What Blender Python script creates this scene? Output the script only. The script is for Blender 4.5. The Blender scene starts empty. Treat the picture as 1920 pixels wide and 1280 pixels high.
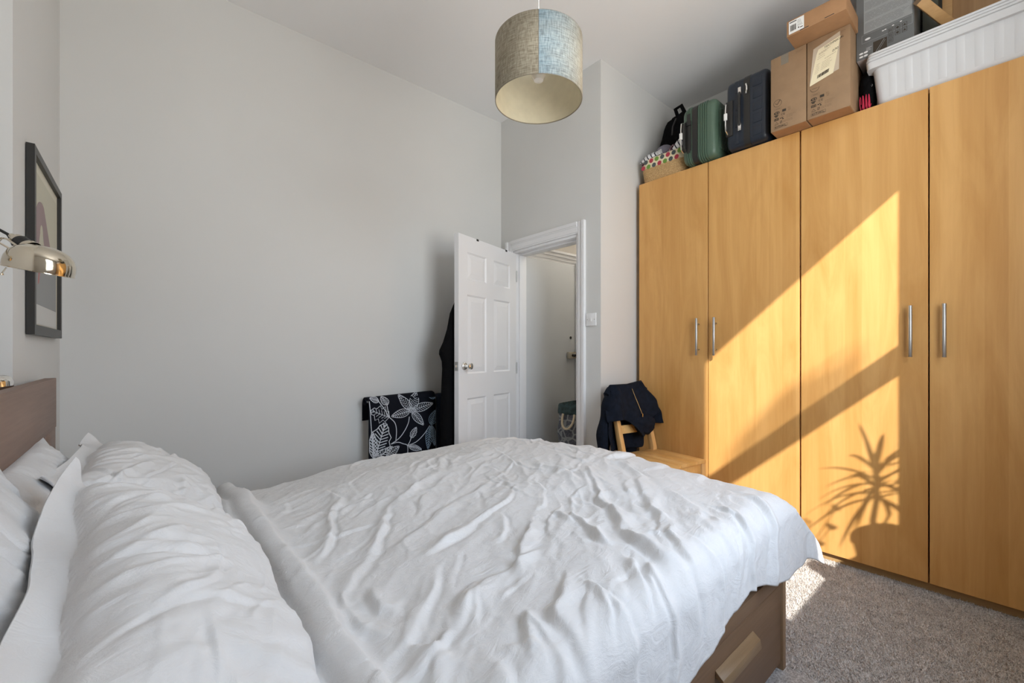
import bpy, bmesh, math, random
import numpy as np
from mathutils import Vector, Matrix

random.seed(7)
SC = bpy.context.scene
COL = SC.collection
PI = math.pi

# ------------------------------------------------------------------ camera
CAM_YAW = math.atan2(940.0, 803.6)          # angle from the view axis to +x
cam_d = bpy.data.cameras.new('camera')
cam_d.sensor_width = 36.0
cam_d.lens = 803.6 / 1920 * 36.0
cam_d.shift_y = 18.0 / 1920
cam_d.clip_start = 0.02
cam = bpy.data.objects.new('camera', cam_d)
COL.objects.link(cam)
cam.location = (0, 0, 1.10)
cam.rotation_euler = (PI / 2, 0, CAM_YAW - PI / 2)
SC.camera = cam

# ------------------------------------------------------------------ world, sun, exposure
SC.view_settings.view_transform = 'Standard'
SC.view_settings.look = 'None'
SC.view_settings.gamma = 1.0
SC.view_settings.use_curve_mapping = False
SC.view_settings.exposure = -0.35
SKY = 18.0
SUN = 11.0
world = bpy.data.worlds.new('World')
SC.world = world
world.use_nodes = True
wn = world.node_tree
wn.nodes.clear()
w_out = wn.nodes.new('ShaderNodeOutputWorld')
w_bg = wn.nodes.new('ShaderNodeBackground')
w_geo = wn.nodes.new('ShaderNodeTexCoord')
w_sep = wn.nodes.new('ShaderNodeSeparateXYZ')
w_ramp = wn.nodes.new('ShaderNodeValToRGB')
# sunlit pale ground below, hazy horizon, clear blue sky overhead
w_ramp.color_ramp.elements[0].position = 0.46
w_ramp.color_ramp.elements[0].color = (0.72, 0.705, 0.68, 1)
w_ramp.color_ramp.elements[1].position = 0.54
w_ramp.color_ramp.elements[1].color = (0.60, 0.65, 0.71, 1)
e = w_ramp.color_ramp.elements.new(1.0)
e.color = (0.38, 0.46, 0.60, 1)
w_map = wn.nodes.new('ShaderNodeMapRange')
w_map.inputs[1].default_value = -1
w_map.inputs[2].default_value = 1
wn.links.new(w_geo.outputs['Generated'], w_sep.inputs[0])
wn.links.new(w_sep.outputs['Z'], w_map.inputs[0])
wn.links.new(w_map.outputs[0], w_ramp.inputs[0])
wn.links.new(w_ramp.outputs[0], w_bg.inputs[0])
w_bg.inputs[1].default_value = SKY
wn.links.new(w_bg.outputs[0], w_out.inputs[0])

sun_d = bpy.data.lights.new('sun', 'SUN')
sun_d.energy = SUN
sun_d.angle = math.radians(0.6)
sun_d.color = (1.0, 0.94, 0.87)
sun = bpy.data.objects.new('sun', sun_d)
COL.objects.link(sun)
SUN_DIR = Vector((1.0, 0.95, -0.8645)).normalized()
sun.rotation_euler = SUN_DIR.to_track_quat('-Z', 'Y').to_euler()
sun.location = (-3, -4, 5)

por_d = bpy.data.lights.new('window_daylight_portal', 'AREA')
por_d.shape = 'RECTANGLE'
por_d.size = 1.16
por_d.size_y = 1.95
por_d.cycles.is_portal = True
por = bpy.data.objects.new('window_daylight_portal', por_d)
COL.objects.link(por)
por.location = (1.33, -0.56, 1.75)
por.rotation_euler = (PI / 2, 0, 0)   # faces +y, into the room
try:
    SC.cycles.diffuse_bounces = 8
    SC.cycles.max_bounces = 12
    SC.cycles.transparent_max_bounces = 12
    SC.cycles.use_denoising = True
    SC.cycles.sample_clamp_indirect = 8.0
    SC.cycles.caustics_reflective = False
    SC.cycles.caustics_refractive = False
except Exception:
    pass

# ------------------------------------------------------------------ helpers
OFF = {}


class MB:
    """collects shapes for one mesh"""

    def __init__(s):
        s.v = []
        s.f = []

    def add(s, v, f):
        n = len(s.v)
        s.v += [tuple(p) for p in v]
        s.f += [tuple(i + n for i in q) for q in f]
        return s

    def box(s, x0, x1, y0, y1, z0, z1):
        v = [(x, y, z) for x in (x0, x1) for y in (y0, y1) for z in (z0, z1)]
        return s.add(v, [(0, 1, 3, 2), (4, 6, 7, 5), (0, 4, 5, 1), (2, 3, 7, 6), (0, 2, 6, 4), (1, 5, 7, 3)])

    def frustum(s, a, b):
        """two rings of equal length, capped"""
        n = len(a)
        f = [(i, (i + 1) % n, n + (i + 1) % n, n + i) for i in range(n)]
        return s.add(list(a) + list(b), f + [tuple(range(n - 1, -1, -1)), tuple(range(n, 2 * n))])

    def prism(s, poly, vec):
        vec = Vector(vec)
        a = [Vector(p) for p in poly]
        return s.frustum(a, [p + vec for p in a])

    def lathe(s, prof, n=32, origin=(0, 0, 0), axis=(0, 0, 1), cap0=False, cap1=False):
        ax = Vector(axis).normalized()
        q = Vector((0, 0, 1)).rotation_difference(ax)
        o = Vector(origin)
        v = []
        for r, z in prof:
            for i in range(n):
                a = 2 * PI * i / n
                v.append(o + q @ Vector((r * math.cos(a), r * math.sin(a), z)))
        m = len(prof)
        f = [(j * n + i, j * n + (i + 1) % n, (j + 1) * n + (i + 1) % n, (j + 1) * n + i)
             for j in range(m - 1) for i in range(n)]
        if cap0:
            f.append(tuple(range(n - 1, -1, -1)))
        if cap1:
            f.append(tuple((m - 1) * n + i for i in range(n)))
        return s.add(v, f)

    def tube(s, path, r, n=8, closed=False, caps=True):
        P = [Vector(p) for p in path]
        m = len(P)
        rr = r if isinstance(r, (list, tuple)) else [r] * m
        up = None
        v = []
        for i in range(m):
            if closed:
                t = P[(i + 1) % m] - P[i - 1]
            else:
                t = P[min(i + 1, m - 1)] - P[max(i - 1, 0)]
            t.normalize()
            if up is None:
                up = Vector((0, 0, 1)) if abs(t.z) < .9 else Vector((1, 0, 0))
            a = up - t * up.dot(t)
            if a.length < 1e-6:
                a = t.orthogonal()
            a.normalize()
            b = t.cross(a)
            up = a
            for k in range(n):
                w = 2 * PI * k / n
                v.append(P[i] + (a * math.cos(w) + b * math.sin(w)) * rr[i])
        f = []
        for i in range(m if closed else m - 1):
            j = (i + 1) % m
            for k in range(n):
                f.append((i * n + k, i * n + (k + 1) % n, j * n + (k + 1) % n, j * n + k))
        if caps and not closed:
            f.append(tuple(range(n - 1, -1, -1)))
            f.append(tuple((m - 1) * n + k for k in range(n)))
        return s.add(v, f)

    def grid(s, X, Y, Z, wrap=False):
        nu, nv = X.shape
        v = np.stack([X, Y, Z], -1).reshape(-1, 3)
        i, j = np.meshgrid(np.arange(nu - 1), np.arange(nv - 1), indexing='ij')
        a = (i * nv + j).ravel()
        f = np.stack([a, a + nv, a + nv + 1, a + 1], -1)
        return s.add(v.tolist(), f.tolist())

    def xf(s, M):
        s.v = [tuple(M @ Vector(p)) for p in s.v]
        return s

    def build(s, name, mat, parent=None, bevel=0.0, segs=2, smooth=True, angle=40, world=True, recalc=True,
              label=None, clamp=True):
        off = OFF.get(parent.name, Vector((0, 0, 0))) if parent else Vector((0, 0, 0))
        me = bpy.data.meshes.new(name)
        vv = s.v
        if world and off.length:
            vv = [(p[0] - off.x, p[1] - off.y, p[2] - off.z) for p in s.v]
        me.from_pydata(vv, [], s.f)
        me.update()
        if bevel or recalc:
            bm = bmesh.new()
            bm.from_mesh(me)
            if recalc:
                bmesh.ops.recalc_face_normals(bm, faces=bm.faces)
            if bevel:
                ed = [e for e in bm.edges if len(e.link_faces) == 2 and e.calc_face_angle(0) > .5]
                bmesh.ops.bevel(bm, geom=ed, offset=bevel, segments=segs, affect='EDGES', profile=.5,
                                clamp_overlap=clamp)
            bm.to_mesh(me)
            bm.free()
        if smooth:
            me.polygons.foreach_set('use_smooth', [True] * len(me.polygons))
            me.set_sharp_from_angle(angle=math.radians(angle))
        if mat:
            me.materials.append(mat)
        o = bpy.data.objects.new(name, me)
        COL.objects.link(o)
        if parent:
            o.parent = parent
            OFF[o.name] = off if world else OFF.get(parent.name, Vector((0, 0, 0)))
        if label:
            o['label'] = label
        return o


def tag(o, label, cat, group=None):
    o['label'] = label
    o['category'] = cat
    if group:
        o['group'] = group
    return o


def struct(o):
    o['kind'] = 'structure'
    return o


def root(name, loc=(0, 0, 0), label=None, cat=None, rotz=0.0, group=None):
    """empty at the base of a thing; meshes of parts are given in world coordinates and shifted (if not rotated)"""
    o = bpy.data.objects.new(name, None)
    o.empty_display_size = .05
    COL.objects.link(o)
    o.location = loc
    o.rotation_euler = (0, 0, rotz)
    OFF[o.name] = Vector(loc)
    if label:
        tag(o, label, cat, group)
    return o


def copy_tree(o, parent=None):
    c = o.copy()
    COL.objects.link(c)
    c.parent = parent
    for ch in list(o.children):
        copy_tree(ch, c)
    return c


# ---- vector noise
def _hash(ix, iy, seed):
    h = (ix.astype(np.int64) * 374761393 + iy.astype(np.int64) * 668265263 + seed * 1442695041) & 0x7fffffff
    h = ((h ^ (h >> 13)) * 1274126177) & 0x7fffffff
    return (h ^ (h >> 16)) & 0xffff


def pnoise(x, y, seed=0):
    x = np.asarray(x, float)
    y = np.asarray(y, float)
    x0 = np.floor(x)
    y0 = np.floor(y)
    fx, fy = x - x0, y - y0
    u = fx * fx * fx * (fx * (fx * 6 - 15) + 10)
    v = fy * fy * fy * (fy * (fy * 6 - 15) + 10)

    def g(ix, iy, dx, dy):
        a = _hash(ix, iy, seed) / 65535.0 * 2 * PI
        return np.cos(a) * dx + np.sin(a) * dy
    n00 = g(x0, y0, fx, fy)
    n10 = g(x0 + 1, y0, fx - 1, fy)
    n01 = g(x0, y0 + 1, fx, fy - 1)
    n11 = g(x0 + 1, y0 + 1, fx - 1, fy - 1)
    return (n00 * (1 - u) + n10 * u) * (1 - v) + (n01 * (1 - u) + n11 * u) * v


def fbm(x, y, seed=0, octv=3, gain=.5):
    r = 0
    a = 1.0
    for i in range(octv):
        r = r + a * pnoise(x * 2 ** i, y * 2 ** i, seed + i * 17)
        a *= gain
    return r


def sstep(x, a, b):
    t = np.clip((x - a) / (b - a), 0, 1)
    return t * t * (3 - 2 * t)


def fold_field(p, q, folds):
    """soft creases along curved segments: (x0,y0,x1,y1,width,amp,curve)"""
    h = np.zeros_like(p)
    for x0, y0, x1, y1, wd, am, cv in folds:
        L = math.hypot(x1 - x0, y1 - y0)
        ux, uy = (x1 - x0) / L, (y1 - y0) / L
        t = ((p - x0) * ux + (q - y0) * uy) / L
        d = -(p - x0) * uy + (q - y0) * ux
        d = d - cv * L * 4 * t * (1 - t) * ((t > -.3) & (t < 1.3))
        env = sstep(t, -.12, .2) * (1 - sstep(t, .75, 1.12))
        w2 = wd * (.7 + .6 * np.clip(t, 0, 1))
        sd_ = 1 if cv > 0 else -1                      # one flank steep, the other long
        s = d / w2 * sd_
        s = np.where(s > 0, s / .62, s / 1.55)
        crest = np.exp(-np.abs(s) ** 1.6)
        h += am * env * (crest - .40 * np.exp(-((s - 1.9) / 1.1) ** 2) - .15 * np.exp(-((s + 1.9) / 1.1) ** 2))
    return h


def grid_normals(X, Y, Z):
    P = np.stack([X, Y, Z], -1)
    du = np.gradient(P, axis=0)
    dv = np.gradient(P, axis=1)
    n = np.cross(du, dv)
    n /= np.linalg.norm(n, axis=-1, keepdims=True) + 1e-12
    return n


# ---- 2D print shapes mapped on a plane
def text2d(txt, size):
    cu = bpy.data.curves.new('txt', 'FONT')
    cu.body = txt
    cu.size = size
    cu.resolution_u = 2
    ob = bpy.data.objects.new('txt', cu)
    COL.objects.link(ob)
    dg = bpy.context.evaluated_depsgraph_get()
    me = bpy.data.meshes.new_from_object(ob.evaluated_get(dg))
    v = [(p.co.x, p.co.y) for p in me.vertices]
    f = [tuple(p.vertices) for p in me.polygons]
    bpy.data.objects.remove(ob)
    bpy.data.curves.remove(cu)
    bpy.data.meshes.remove(me)
    return v, f


class Print:
    """flat print on a plane: o + x*r + y*u, lifted off by n"""

    def __init__(s, o, r, u, lift=.0006):
        s.o, s.r, s.u = Vector(o), Vector(r).normalized(), Vector(u).normalized()
        s.n = s.r.cross(s.u).normalized() * lift
        s.m = MB()

    def P(s, x, y):
        return s.o + s.r * x + s.u * y + s.n

    def poly(s, pts):
        s.m.add([s.P(*p) for p in pts], [tuple(range(len(pts)))])
        return s

    def rect(s, x, y, w, h):
        return s.poly([(x, y), (x + w, y), (x + w, y + h), (x, y + h)])

    def frame(s, x, y, w, h, t):
        s.rect(x, y, w, t).rect(x, y + h - t, w, t).rect(x, y + t, t, h - 2 * t).rect(x + w - t, y + t, t, h - 2 * t)
        return s

    def line(s, pts, w, closed=False):
        n = len(pts)
        v = []
        for i in range(n):
            a = Vector(pts[i - 1] if (closed or i > 0) else pts[i])
            b = Vector(pts[(i + 1) % n] if (closed or i < n - 1) else pts[i])
            d = (b - a)
            if d.length < 1e-9:
                d = Vector((1, 0))
            d.normalize()
            nn = Vector((-d.y, d.x)) * (w / 2)
            c = Vector(pts[i])
            v += [s.P(*(c + nn)), s.P(*(c - nn))]
        f = [(2 * i, 2 * i + 1, 2 * ((i + 1) % n) + 1, 2 * ((i + 1) % n)) for i in range(n if closed else n - 1)]
        s.m.add(v, f)
        return s

    def ring(s, x, y, r, w, n=24, sx=1, sy=1):
        return s.line([(x + sx * r * math.cos(2 * PI * i / n), y + sy * r * math.sin(2 * PI * i / n)) for i in range(n)], w, True)

    def disc(s, x, y, r, n=20, sx=1, sy=1):
        return s.poly([(x + sx * r * math.cos(2 * PI * i / n), y + sy * r * math.sin(2 * PI * i / n)) for i in range(n)])

    def text(s, x, y, txt, size):
        v, f = text2d(txt, size)
        s.m.add([s.P(x + a, y + b) for a, b in v], f)
        return s

    def lines(s, x, y, w, n, pitch, t, seed=1, ragged=.4):
        rnd = random.Random(seed)
        for i in range(n):
            xx = x
            end = x + w * (1 - ragged * rnd.random())
            while xx < end:
                l = rnd.uniform(.1, .25) * w
                l = min(l, end - xx)
                s.rect(xx, y - i * pitch, l, t)
                xx += l + .02 * w + t * .4
        return s

    def barcode(s, x, y, w, h, seed=2, n=26):
        rnd = random.Random(seed)
        xx = x
        while xx < x + w:
            b = rnd.choice((1, 1, 2, 3)) * w / (n * 3.2)
            s.rect(xx, y, min(b, x + w - xx), h)
            xx += b + rnd.choice((1, 1, 2)) * w / (n * 3.2)
        return s

    def build(s, name, mat, parent, **k):
        return s.m.build(name, mat, parent, smooth=False, recalc=False, **k)


# ------------------------------------------------------------------ materials
def new_mat(name):
    m = bpy.data.materials.new(name)
    m.use_nodes = True
    nt = m.node_tree
    b = nt.nodes['Principled BSDF']
    return m, nt, b


def N(nt, t, **k):
    n = nt.nodes.new(t)
    for a, v in k.items():
        setattr(n, a, v)
    return n


def coords(nt, scale=(1, 1, 1), rot=(0, 0, 0), rnd=0.0, src='Object'):
    tc = N(nt, 'ShaderNodeTexCoord')
    mp = N(nt, 'ShaderNodeMapping')
    mp.inputs['Scale'].default_value = scale
    mp.inputs['Rotation'].default_value = rot
    nt.links.new(tc.outputs[src], mp.inputs['Vector'])
    if rnd:
        oi = N(nt, 'ShaderNodeObjectInfo')
        mu = N(nt, 'ShaderNodeMath', operation='MULTIPLY')
        mu.inputs[1].default_value = rnd
        nt.links.new(oi.outputs['Random'], mu.inputs[0])
        nt.links.new(mu.outputs[0], mp.inputs['Location'])
    return mp.outputs[0]


def noise(nt, vec, scale, detail=3, rough=.5, dist=0.0):
    n = N(nt, 'ShaderNodeTexNoise')
    n.inputs['Scale'].default_value = scale
    n.inputs['Detail'].default_value = detail
    n.inputs['Roughness'].default_value = rough
    n.inputs['Distortion'].default_value = dist
    nt.links.new(vec, n.inputs['Vector'])
    return n.outputs['Fac']


def ramp(nt, fac, stops):
    r = N(nt, 'ShaderNodeValToRGB')
    el = r.color_ramp.elements
    while len(el) < len(stops):
        el.new(.5)
    for e, (p, c) in zip(el, stops):
        e.position = p
        e.color = (*c, 1) if len(c) == 3 else c
    nt.links.new(fac, r.inputs[0])
    return r.outputs[0]


def mixc(nt, a, b, fac, mode='MIX'):
    m = N(nt, 'ShaderNodeMix', data_type='RGBA', blend_type=mode)
    for sock, val in ((m.inputs['Factor'], fac), (m.inputs['A'], a), (m.inputs['B'], b)):
        if hasattr(val, 'is_linked'):
            nt.links.new(val, sock)
        elif isinstance(val, (int, float)):
            sock.default_value = val
        else:
            sock.default_value = (*val, 1)
    return m.outputs['Result']


def math_n(nt, op, a, b=None, c=None):
    m = N(nt, 'ShaderNodeMath', operation=op)
    for i, v in enumerate((a, b, c)):
        if v is None:
            continue
        if hasattr(v, 'is_linked'):
            nt.links.new(v, m.inputs[i])
        else:
            m.inputs[i].default_value = v
    return m.outputs[0]


def bump(nt, b, height, strength=.3, dist=.01):
    n = N(nt, 'ShaderNodeBump')
    n.inputs['Strength'].default_value = strength
    n.inputs['Distance'].default_value = dist
    nt.links.new(height, n.inputs['Height'])
    nt.links.new(n.outputs[0], b.inputs['Normal'])


def simple(name, col, rough=.5, metal=0.0, nscale=0, namt=.08, bscale=0, bstr=.2, bdist=.002, sheen=0.0, spec=None):
    m, nt, b = new_mat(name)
    b.inputs['Base Color'].default_value = (*col, 1)
    b.inputs['Roughness'].default_value = rough
    b.inputs['Metallic'].default_value = metal
    if spec is not None:
        b.inputs['Specular IOR Level'].default_value = spec
    if sheen:
        b.inputs['Sheen Weight'].default_value = sheen
    if nscale or bscale:
        v = coords(nt)
    if nscale:
        f = noise(nt, v, nscale, 4)
        lo = tuple(max(0, c * (1 - namt)) for c in col)
        hi = tuple(min(1, c * (1 + namt)) for c in col)
        nt.links.new(ramp(nt, f, [(.3, lo), (.7, hi)]), b.inputs['Base Color'])
    if bscale:
        bump(nt, b, noise(nt, v, bscale, 3), bstr, bdist)
    return m


def wood(name, light, dark, grain_axis='z', stave=0.0, stave_axis='y', rough=.4, fig=1.0, rnd=9.0, grain=90, var=.35, gw=.45):
    """veneer: long grain along one axis, optional staves across another"""
    m, nt, b = new_mat(name)
    ax = 'xyz'.index(grain_axis)
    sc = [grain, grain, grain]
    sc[ax] = grain * .035
    v = coords(nt, tuple(sc), rnd=rnd)
    g1 = noise(nt, v, 1.0, 5, .62, .25)
    sc2 = [9, 9, 9]
    sc2[ax] = 1.3
    v2 = coords(nt, tuple(sc2), rnd=rnd * 1.7)
    g2 = noise(nt, v2, 1.0, 4, .6, .8 * fig)
    f = math_n(nt, 'ADD', math_n(nt, 'MULTIPLY', g1, gw), math_n(nt, 'MULTIPLY', g2, 1 - gw))
    if stave:
        vs = coords(nt, (1, 1, 1), rnd=3.1)
        sep = N(nt, 'ShaderNodeSeparateXYZ')
        nt.links.new(vs, sep.inputs[0])
        s = math_n(nt, 'FLOOR', math_n(nt, 'DIVIDE', sep.outputs['xyz'.index(stave_axis)], stave))
        wnz = N(nt, 'ShaderNodeTexWhiteNoise', noise_dimensions='1D')
        nt.links.new(s, wnz.inputs['W'])
        f = math_n(nt, 'ADD', f, math_n(nt, 'MULTIPLY', math_n(nt, 'SUBTRACT', wnz.outputs['Value'], .5), var))
    c = ramp(nt, f, [(.25, dark), (.72, light)])
    nt.links.new(c, b.inputs['Base Color'])
    b.inputs['Roughness'].default_value = rough
    bump(nt, b, g1, .06, .002)
    return m


def cloth_white(name, col=(.80, .81, .83), crease=.35, rough=.85):
    m, nt, b = new_mat(name)
    b.inputs['Base Color'].default_value = (*col, 1)
    b.inputs['Roughness'].default_value = rough
    b.inputs['Sheen Weight'].default_value = .15
    b.inputs['Specular IOR Level'].default_value = .2
    v = coords(nt, (1, 1, 1), rot=(0, 0, .7))
    v2 = coords(nt, (1.0, 2.6, 1.6), rot=(0, 0, -.75))
    n1 = noise(nt, v2, 13, 6, .62, 1.1)
    r1 = math_n(nt, 'ABSOLUTE', math_n(nt, 'SUBTRACT', n1, .5))
    n2 = noise(nt, v, 45, 3, .6, .6)
    h = math_n(nt, 'ADD', math_n(nt, 'MULTIPLY', r1, -1.6), math_n(nt, 'MULTIPLY', n2, .22))
    bump(nt, b, h, crease, .012)
    return m


MAT = {}
# wall paint: warm light grey
m, nt, b = new_mat('wall_paint')
v = coords(nt)
nt.links.new(ramp(nt, noise(nt, v, 1.3, 4), [(.3, (.65, .648, .632)), (.7, (.68, .678, .662))]), b.inputs['Base Color'])
b.inputs['Roughness'].default_value = .75
b.inputs['Specular IOR Level'].default_value = .25
bump(nt, b, noise(nt, v, 160, 3), .05, .002)
MAT['wall'] = m
m, nt, b = new_mat('ceiling_paint')
v = coords(nt)
b.inputs['Base Color'].default_value = (.86, .86, .86, 1)
b.inputs['Roughness'].default_value = .85
v2 = coords(nt, (6, 40, 6))
bump(nt, b, math_n(nt, 'ADD', noise(nt, v2, 3, 4), noise(nt, v, 120, 2)), .1, .003)
MAT['ceiling'] = m
MAT['gloss'] = simple('white_gloss_paint', (.80, .80, .81), .32, bscale=30, bstr=.03, bdist=.002)
MAT['hall_door'] = simple('grey_white_paint', (.60, .62, .635), .45, bscale=25, bstr=.04)
MAT['plastic'] = simple('white_plastic', (.82, .82, .82), .3)

# carpet
m, nt, b = new_mat('carpet')
v = coords(nt)
f1 = noise(nt, v, 120, 4, .8)
f2 = noise(nt, v, 22, 4, .65)
f = math_n(nt, 'ADD', math_n(nt, 'MULTIPLY', f1, .72), math_n(nt, 'MULTIPLY', f2, .28))
nt.links.new(ramp(nt, f, [(.38, (.26, .24, .222)), (.5, (.58, .55, .525)), (.62, (.90, .88, .86))]), b.inputs['Base Color'])
b.inputs['Roughness'].default_value = 1.0
b.inputs['Specular IOR Level'].default_value = .05
b.inputs['Sheen Weight'].default_value = .2
bump(nt, b, f, 1.0, .012)
MAT['carpet'] = m
m, nt, b = new_mat('carpet_pile')
v = coords(nt)
f1 = noise(nt, v, 150, 3, .8)
f2 = noise(nt, v, 18, 4, .65)
f = math_n(nt, 'ADD', math_n(nt, 'MULTIPLY', f1, .75), math_n(nt, 'MULTIPLY', f2, .25))
nt.links.new(ramp(nt, f, [(.38, (.34, .305, .28)), (.5, (.72, .675, .635)), (.62, (.93, .90, .875))]), b.inputs['Base Color'])
b.inputs['Roughness'].default_value = 1.0
b.inputs['Specular IOR Level'].default_value = .05
MAT['pile'] = m
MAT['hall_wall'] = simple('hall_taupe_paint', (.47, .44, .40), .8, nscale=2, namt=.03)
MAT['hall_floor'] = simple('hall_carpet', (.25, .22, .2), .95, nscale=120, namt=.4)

MAT['maple'] = wood('maple_veneer', (.72, .405, .140), (.55, .270, .072), 'z', .0665, 'y', .34, 1.6, 7.0, 85, .20, .22)
MAT['maple_side'] = wood('maple_carcass', (.72, .46, .20), (.58, .33, .12), 'z', 0, 'y', .45)
MAT['plinth'] = wood('plinth_wood', (.52, .35, .17), (.38, .23, .09), 'y', 0, 'y', .5)
MAT['oak_y'] = wood('brown_oak_across', (.285, .175, .125), (.15, .083, .055), 'y', 0, 'y', .45, .6, 5.0, 120)
MAT['oak_x'] = wood('brown_oak_along', (.235, .145, .085), (.13, .072, .038), 'x', 0, 'y', .45, .6, 5.0, 120)
MAT['oak_edge'] = wood('oak_edge', (.36, .24, .14), (.25, .15, .08), 'z', 0, 'y', .45, .6, 5.0, 120)
MAT['oak_handle'] = wood('oak_handle', (.34, .23, .13), (.20, .125, .066), 'x', 0, 'y', .4, .4, 5.0, 200)
MAT['pine'] = wood('pine', (.80, .52, .22), (.62, .34, .10), 'y', .05, 'x', .35, 1.2, 4.0, 60, .22)
MAT['pine_leg'] = wood('pine_leg', (.78, .50, .22), (.60, .34, .12), 'z', 0, 'x', .4, 1.0, 4.0, 60)
MAT['beam'] = wood('beam_wood', (.62, .38, .17), (.45, .25, .09), 'y', 0, 'x', .5, 1.0, 4.0, 60)
MAT['board'] = wood('board_wood', (.50, .31, .15), (.33, .18, .075), 'z', .06, 'y', .5, 1.0, 4.0, 50, .3)
MAT['steel'] = simple('brushed_steel', (.50, .50, .49), .36, 1.0)
MAT['chrome'] = simple('chrome', (.86, .85, .83), .05, 1.0)
MAT['nickel'] = simple('polished_nickel', (.72, .66, .55), .09, 1.0)
MAT['dark_metal'] = simple('dark_metal', (.05, .05, .05), .35, .8)
MAT['brass'] = simple('brass', (.75, .58, .28), .25, 1.0)
MAT['black'] = simple('black_plastic', (.012, .012, .012), .45)
MAT['rubber'] = simple('black_rubber', (.018, .017, .016), .35)
MAT['duvet'] = cloth_white('white_cotton', (.70, .705, .715))
MAT['pillow'] = cloth_white('white_pillow_cotton', (.71, .715, .725), .3)
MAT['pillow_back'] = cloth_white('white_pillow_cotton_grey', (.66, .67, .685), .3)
MAT['sheet'] = cloth_white('white_sheet', (.78, .79, .81), .2)
MAT['card'] = simple('cardboard', (.31, .195, .108), .8, nscale=18, namt=.07, bscale=60, bstr=.05)
MAT['card2'] = simple('cardboard_orange', (.37, .20, .095), .8, nscale=18, namt=.07, bscale=60, bstr=.05)
MAT['card_edge'] = simple('cardboard_edge', (.48, .30, .16), .85, nscale=40, namt=.1)
MAT['ink'] = simple('black_ink', (.045, .033, .022), .8)
MAT['ink_soft'] = simple('faded_ink', (.22, .14, .08), .8)
MAT['tape'] = simple('grey_tape', (.22, .185, .14), .35)
MAT['paper'] = simple('cream_paper', (.82, .72, .50), .7)
MAT['label'] = simple('white_label', (.82, .82, .80), .6)
MAT['film'] = simple('clear_film', (.55, .45, .34), .15)
MAT['grey_box'] = simple('grey_printed_card', (.135, .14, .14), .4, nscale=6, namt=.15)
MAT['grey_print'] = simple('grey_print', (.30, .31, .31), .45)
MAT['grey_side'] = simple('dark_olive_card', (.06, .065, .05), .5)
MAT['white_ink'] = simple('white_ink', (.75, .75, .75), .6)
MAT['pinkish'] = simple('pale_card', (.55, .50, .50), .7)
m, nt, b = new_mat('translucent_white_plastic')
b.inputs['Base Color'].default_value = (.70, .705, .715, 1)
b.inputs['Roughness'].default_value = .38
b.inputs['Subsurface Weight'].default_value = .25
b.inputs['Subsurface Radius'].default_value = (.02, .02, .02)
MAT['bin'] = m
MAT['green'] = simple('green_shell', (.080, .135, .094), .38, bscale=120, bstr=.05)
MAT['navy_shell'] = simple('navy_shell', (.013, .019, .031), .36, bscale=120, bstr=.05)
MAT['black_cloth'] = simple('black_cloth', (.0035, .0035, .004), .9, bscale=35, bstr=.5, bdist=.01, spec=.1)
MAT['navy_cloth'] = simple('navy_cloth', (.006, .009, .017), .85, nscale=40, namt=.3, bscale=60, bstr=.3, bdist=.004, spec=.15)
MAT['blue_cloth'] = simple('slate_cloth', (.02, .026, .04), .9, bscale=50, bstr=.3, spec=.1)
MAT['grey_cloth'] = simple('grey_violet_cloth', (.17, .16, .20), .9, bscale=80, bstr=.2)
MAT['straw'] = None
m, nt, b = new_mat('straw')
v = coords(nt, (40, 40, 90))
f = noise(nt, v, 3, 4, .7)
nt.links.new(ramp(nt, f, [(.3, (.30, .17, .06)), (.55, (.60, .40, .19)), (.75, (.80, .62, .36))]), b.inputs['Base Color'])
b.inputs['Roughness'].default_value = .7
MAT['straw'] = m


def stripes(name, axis, freq, c0, c1, duty=.35, rot=(0, 0, 0)):
    m, nt, b = new_mat(name)
    v = coords(nt, (1, 1, 1), rot)
    sep = N(nt, 'ShaderNodeSeparateXYZ')
    nt.links.new(v, sep.inputs[0])
    fr = math_n(nt, 'FRACT', math_n(nt, 'MULTIPLY', sep.outputs['xyz'.index(axis)], freq))
    lt = math_n(nt, 'LESS_THAN', fr, duty)
    nt.links.new(mixc(nt, c0, c1, lt), b.inputs['Base Color'])
    b.inputs['Roughness'].default_value = .85
    return m


MAT['stripe'] = stripes('striped_cotton', 'y', 38, (.72, .72, .74), (.03, .03, .045), .28, (.5, 0, 0))
MAT['stripe_fine'] = stripes('fine_striped_cotton', 'z', 95, (.72, .71, .70), (.10, .09, .10), .3)
m, nt, b = new_mat('maroon_floral')
v = coords(nt)
vo = N(nt, 'ShaderNodeTexVoronoi')
vo.inputs['Scale'].default_value = 75
nt.links.new(v, vo.inputs['Vector'])
nt.links.new(ramp(nt, vo.outputs['Distance'], [(.25, (.62, .50, .52)), (.42, (.12, .02, .05)), (.7, (.03, .008, .02))]), b.inputs['Base Color'])
b.inputs['Roughness'].default_value = .9
MAT['floral'] = m
m, nt, b = new_mat('pebble_print')
v = coords(nt)
vo = N(nt, 'ShaderNodeTexVoronoi')
vo.feature = 'DISTANCE_TO_EDGE'
vo.inputs['Scale'].default_value = 15
nt.links.new(v, vo.inputs['Vector'])
sp = noise(nt, v, 90, 3)
dark = ramp(nt, sp, [(.3, (.055, .06, .075)), (.7, (.16, .165, .19))])
nt.links.new(mixc(nt, (.30, .31, .30), dark, ramp(nt, vo.outputs['Distance'], [(.05, (0, 0, 0)), (.10, (1, 1, 1))])), b.inputs['Base Color'])
b.inputs['Roughness'].default_value = .9
MAT['pebble'] = m
MAT['pebble_rim'] = simple('dark_teal_cloth', (.035, .06, .06), .9, nscale=30, namt=.5)
MAT['rope'] = simple('cotton_rope', (.62, .52, .36), .9, bscale=140, bstr=.5)
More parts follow.
